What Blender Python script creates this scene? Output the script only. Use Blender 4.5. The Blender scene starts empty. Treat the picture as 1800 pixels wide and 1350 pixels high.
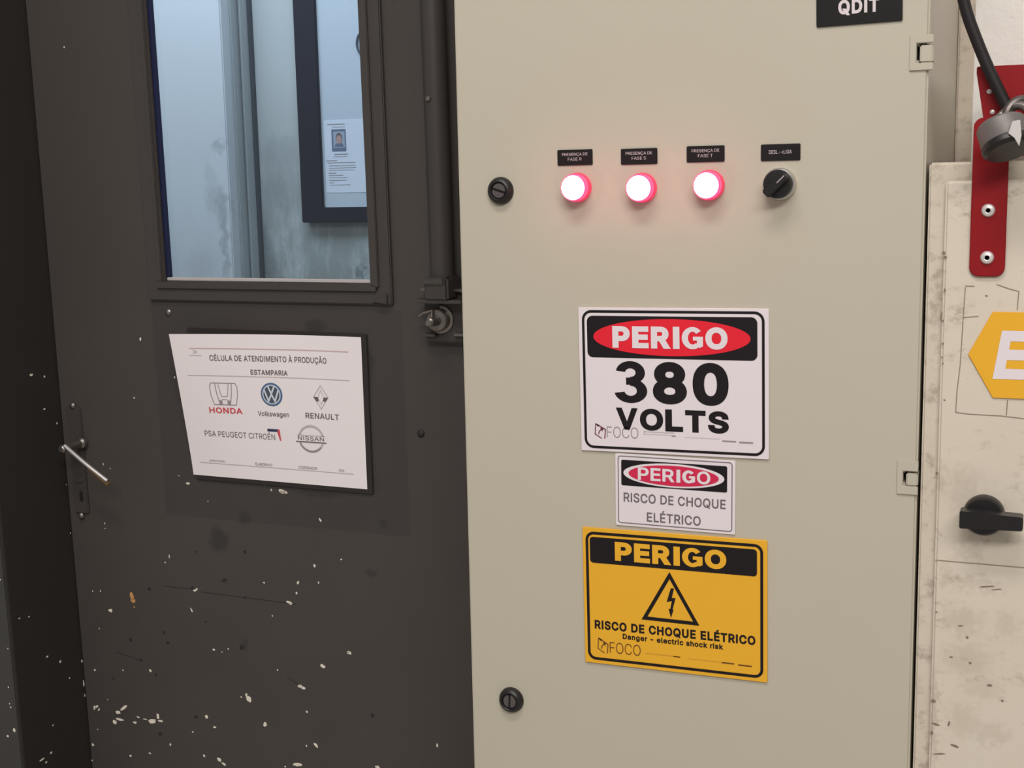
import bpy, bmesh, math, random
from mathutils import Matrix, Vector
from mathutils.geometry import delaunay_2d_cdt
random.seed(7)
S = bpy.context.scene
C = S.collection
PI = math.pi

# ---------------------------------------------------------------- camera
YAW, PITCH, ROLL = math.radians(22.40191), math.radians(8.95507), math.radians(-1.19542)
FPX, CX, CY = 2350.0, 900.0, 675.0            # focal length for an 1800 x 1350 frame
CAM = Vector((0.0, -1.29, 1.46))
_r0 = Vector((math.cos(YAW), math.sin(YAW), 0)); _f0 = Vector((-math.sin(YAW), math.cos(YAW), 0))
FWD = _f0 * math.cos(PITCH) + Vector((0, 0, -1)) * math.sin(PITCH)
_u0 = _r0.cross(FWD)
RIGHT = _r0 * math.cos(ROLL) + _u0 * math.sin(ROLL)
UP = -_r0 * math.sin(ROLL) + _u0 * math.cos(ROLL)
cd = bpy.data.cameras.new('camera'); co = bpy.data.objects.new('camera', cd); C.objects.link(co)
cd.sensor_width = 36.0; cd.lens = 36.0 * FPX / 1800.0; cd.clip_start = 0.02
co.matrix_world = Matrix(((RIGHT.x, UP.x, -FWD.x, CAM.x), (RIGHT.y, UP.y, -FWD.y, CAM.y),
                          (RIGHT.z, UP.z, -FWD.z, CAM.z), (0, 0, 0, 1)))
S.camera = co
S.view_settings.view_transform = 'Standard'; S.view_settings.look = 'None'
S.view_settings.gamma = 1.0; S.view_settings.use_curve_mapping = False
S.view_settings.exposure = -0.52

# ---------------------------------------------------------------- world and lights
W = bpy.data.worlds.new('world'); S.world = W; W.use_nodes = True
W.node_tree.nodes['Background'].inputs[0].default_value = (0.95, 0.93, 0.92, 1)
W.node_tree.nodes['Background'].inputs[1].default_value = 0.46

def area(name, loc, target, sx, sy, watts, col):
    l = bpy.data.lights.new(name, 'AREA'); l.shape = 'RECTANGLE'; l.size = sx; l.size_y = sy
    l.energy = watts; l.color = col
    o = bpy.data.objects.new(name, l); C.objects.link(o); o.location = loc
    o.rotation_euler = (Vector(target) - Vector(loc)).to_track_quat('-Z', 'Y').to_euler()
    return o
area('hall_ceiling_lamp', (-0.35, -1.25, 3.35), (-0.35, -1.15, 0), 1.3, 0.35, 44, (1.0, 0.955, 0.93))
area('hall_ceiling_lamp', (0.9, -3.3, 3.6), (0.2, -1.8, 0), 2.6, 0.7, 150, (1.0, 0.96, 0.94))  # unseen second light, added for spread and to brighten right-facing sides
area('office_ceiling_lamp', (-1.75, 0.85, 2.6), (-1.75, 1.35, 0.6), 1.6, 0.6, 30, (0.80, 0.89, 1.0))

# ---------------------------------------------------------------- frames: planes on which things are laid out
FACE = Matrix.Identity(4)                                              # front of the cabinet, Y = 0
DOOR = Matrix.Translation((0, 0.30, 1.15)) @ Matrix.Rotation(0.018, 4, 'X')   # the door hangs a little out of plumb
def at(px, py, M=FACE, y=0.0):
    """where a line of sight meets the plane y of frame M, as local (x, z)"""
    d = RIGHT * ((px - CX) / FPX) - UP * ((py - CY) / FPX) + FWD
    Mi = M.inverted(); o = Mi @ CAM; d = Mi.to_3x3() @ d
    p = o + d * ((y - o.y) / d.y)
    return p.x, p.z

# ---------------------------------------------------------------- mesh helpers
class G:
    def __init__(s): s.v = []; s.f = []
    def add(s, vs, fs):
        b = len(s.v); s.v += [tuple(p) for p in vs]; s.f += [[b + i for i in f] for f in fs]; return s
    def box(s, x0, x1, y0, y1, z0, z1):
        return s.add([(x0,y0,z0),(x1,y0,z0),(x1,y1,z0),(x0,y1,z0),(x0,y0,z1),(x1,y0,z1),(x1,y1,z1),(x0,y1,z1)],
                     [(0,3,2,1),(4,5,6,7),(0,1,5,4),(1,2,6,5),(2,3,7,6),(3,0,4,7)])
    def prism(s, pts, y0, y1):
        n = len(pts)
        return s.add([(x, y0, z) for x, z in pts] + [(x, y1, z) for x, z in pts],
                     [list(range(n)), list(range(2*n-1, n-1, -1))] + [[(i+1) % n, i, n+i, n+(i+1) % n] for i in range(n)])
    def flat(s, pts, y=0.0): return s.add([(x, y, z) for x, z in pts], [list(range(len(pts)))])
    def band(s, a, b, y=0.0):
        n = len(a)
        return s.add([(x, y, z) for x, z in a] + [(x, y, z) for x, z in b], [[i, (i+1) % n, n+(i+1) % n, n+i] for i in range(n)])
    def ringprism(s, a, b, y0, y1):
        n = len(a)
        v = [(x, y0, z) for x, z in a] + [(x, y0, z) for x, z in b] + [(x, y1, z) for x, z in a] + [(x, y1, z) for x, z in b]
        f = []
        for i in range(n):
            j = (i+1) % n
            f += [[i, j, n+j, n+i], [2*n+j, 2*n+i, 3*n+i, 3*n+j], [j, i, 2*n+i, 2*n+j], [n+i, n+j, 3*n+j, 3*n+i]]
        return s.add(v, f)
    def stroke(s, pts, w, y=0.0, closed=False):
        P = [Vector(p) for p in pts]; n = len(P); L = []; R = []
        for i in range(n):
            a = P[i-1] if (i > 0 or closed) else None
            b = P[(i+1) % n] if (i < n-1 or closed) else None
            d1 = (P[i]-a).normalized() if a is not None else None
            d2 = (b-P[i]).normalized() if b is not None else None
            if d1 is None: d1 = d2
            if d2 is None: d2 = d1
            n1 = Vector((-d1.y, d1.x)); n2 = Vector((-d2.y, d2.x)); m = n1+n2
            m = n1 if m.length < 1e-6 else m.normalized()
            k = w/2/max(0.35, m.dot(n1))
            L.append(P[i]+m*k); R.append(P[i]-m*k)
        v = [(p.x, y, p.y) for p in R] + [(p.x, y, p.y) for p in L]
        return s.add(v, [[i, (i+1) % n, n+(i+1) % n, n+i] for i in range(n if closed else n-1)])
    def lathe(s, prof, n=36, cx=0.0, cz=0.0):
        """profile (radius, y) turned about the Y axis"""
        v = []; f = []; m = len(prof)
        for r, y in prof:
            for k in range(n):
                a = 2*PI*k/n; v.append((cx+r*math.cos(a), y, cz+r*math.sin(a)))
        for i in range(m-1):
            for k in range(n):
                l = (k+1) % n; f.append([i*n+k, i*n+l, (i+1)*n+l, (i+1)*n+k])
        if prof[0][0] > 1e-6: f.append(list(range(n-1, -1, -1)))
        if prof[-1][0] > 1e-6: f.append([(m-1)*n+k for k in range(n)])
        return s.add(v, f)
    def tube(s, path, r, n=12, cap=True):
        P = [Vector(p) for p in path]; v = []; f = []; m = len(P)
        up = Vector((0.13, 0.95, 0.21)).normalized()
        for i in range(m):
            t = (P[min(i+1, m-1)] - P[max(i-1, 0)]).normalized()
            a = up - t*up.dot(t)
            if a.length < 1e-4: a = Vector((1, 0, 0))
            a.normalize(); b = t.cross(a); up = a
            for k in range(n):
                q = 2*PI*k/n; v.append(P[i] + (a*math.cos(q)+b*math.sin(q))*r)
        for i in range(m-1):
            for k in range(n):
                l = (k+1) % n; f.append([i*n+k, i*n+l, (i+1)*n+l, (i+1)*n+k])
        if cap: f += [list(range(n-1, -1, -1)), [(m-1)*n+k for k in range(n)]]
        return s.add(v, f)
    def xf(s, M):
        s.v = [tuple(M @ Vector(p)) for p in s.v]; return s

def rrect(x0, x1, z0, z1, r, n=6):
    p = []
    for cx, cz, a0 in ((x1-r, z1-r, 0), (x0+r, z1-r, 90), (x0+r, z0+r, 180), (x1-r, z0+r, 270)):
        for k in range(n+1):
            a = math.radians(a0+90*k/n); p.append((cx+r*math.cos(a), cz+r*math.sin(a)))
    return p
def ell(cx, cz, rx, rz, n=48, a0=0, a1=360):
    full = abs(a1-a0) >= 360; m = n if full else n+1
    return [(cx+rx*math.cos(math.radians(a0+(a1-a0)*k/n)), cz+rz*math.sin(math.radians(a0+(a1-a0)*k/n))) for k in range(m)]
def spline(pts, n=8):
    P = [Vector(p) for p in pts]; out = []
    for i in range(len(P)-1):
        a = P[max(i-1, 0)]; b = P[i]; c = P[i+1]; d = P[min(i+2, len(P)-1)]
        for k in range(n):
            t = k/n
            out.append(0.5*((2*b)+(c-a)*t+(2*a-5*b+4*c-d)*t*t+(3*b-a-3*c+d)*t*t*t))
    out.append(P[-1]); return out

def link(name, me, parent=None, M=None):
    o = bpy.data.objects.new(name, me); C.objects.link(o)
    if parent is not None: o.parent = parent
    if M is not None: o.matrix_world = M
    return o
def obj(name, g, m, parent=None, M=None, bevel=0.0, seg=2, smooth=False, solid=True, ang=35):
    bm = bmesh.new()
    vs = [bm.verts.new(p) for p in g.v]
    for f in g.f:
        try: bm.faces.new([vs[i] for i in f])
        except ValueError: pass
    if solid: bmesh.ops.recalc_face_normals(bm, faces=bm.faces)
    if bevel > 0:
        bm.normal_update()
        ed = [e for e in bm.edges if len(e.link_faces) == 2 and e.calc_face_angle(0) > math.radians(30)]
        bmesh.ops.bevel(bm, geom=ed, offset=bevel, segments=seg, affect='EDGES', clamp_overlap=True)
    me = bpy.data.meshes.new(name); bm.to_mesh(me); bm.free()
    me.materials.append(m)
    if smooth or bevel > 0:
        me.polygons.foreach_set('use_smooth', [True]*len(me.polygons)); me.set_sharp_from_angle(angle=math.radians(ang))
    return link(name, me, parent, M)
def thing(name, label, cat, M, group=None):
    o = bpy.data.objects.new(name, None); C.objects.link(o); o.empty_display_size = 0.02; o.matrix_world = M
    o['label'] = label; o['category'] = cat
    if group: o['group'] = group
    return o
def tag(o, label, cat, group=None):
    o['label'] = label; o['category'] = cat
    if group: o['group'] = group
    return o
def struct(o, label=None):
    o['kind'] = 'structure'
    if label: o['label'] = label
    return o
def T(x, y, z): return Matrix.Translation((x, y, z))
def RY(deg): return Matrix.Rotation(math.radians(-deg), 4, 'Y')     # anticlockwise as seen from the front

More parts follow.
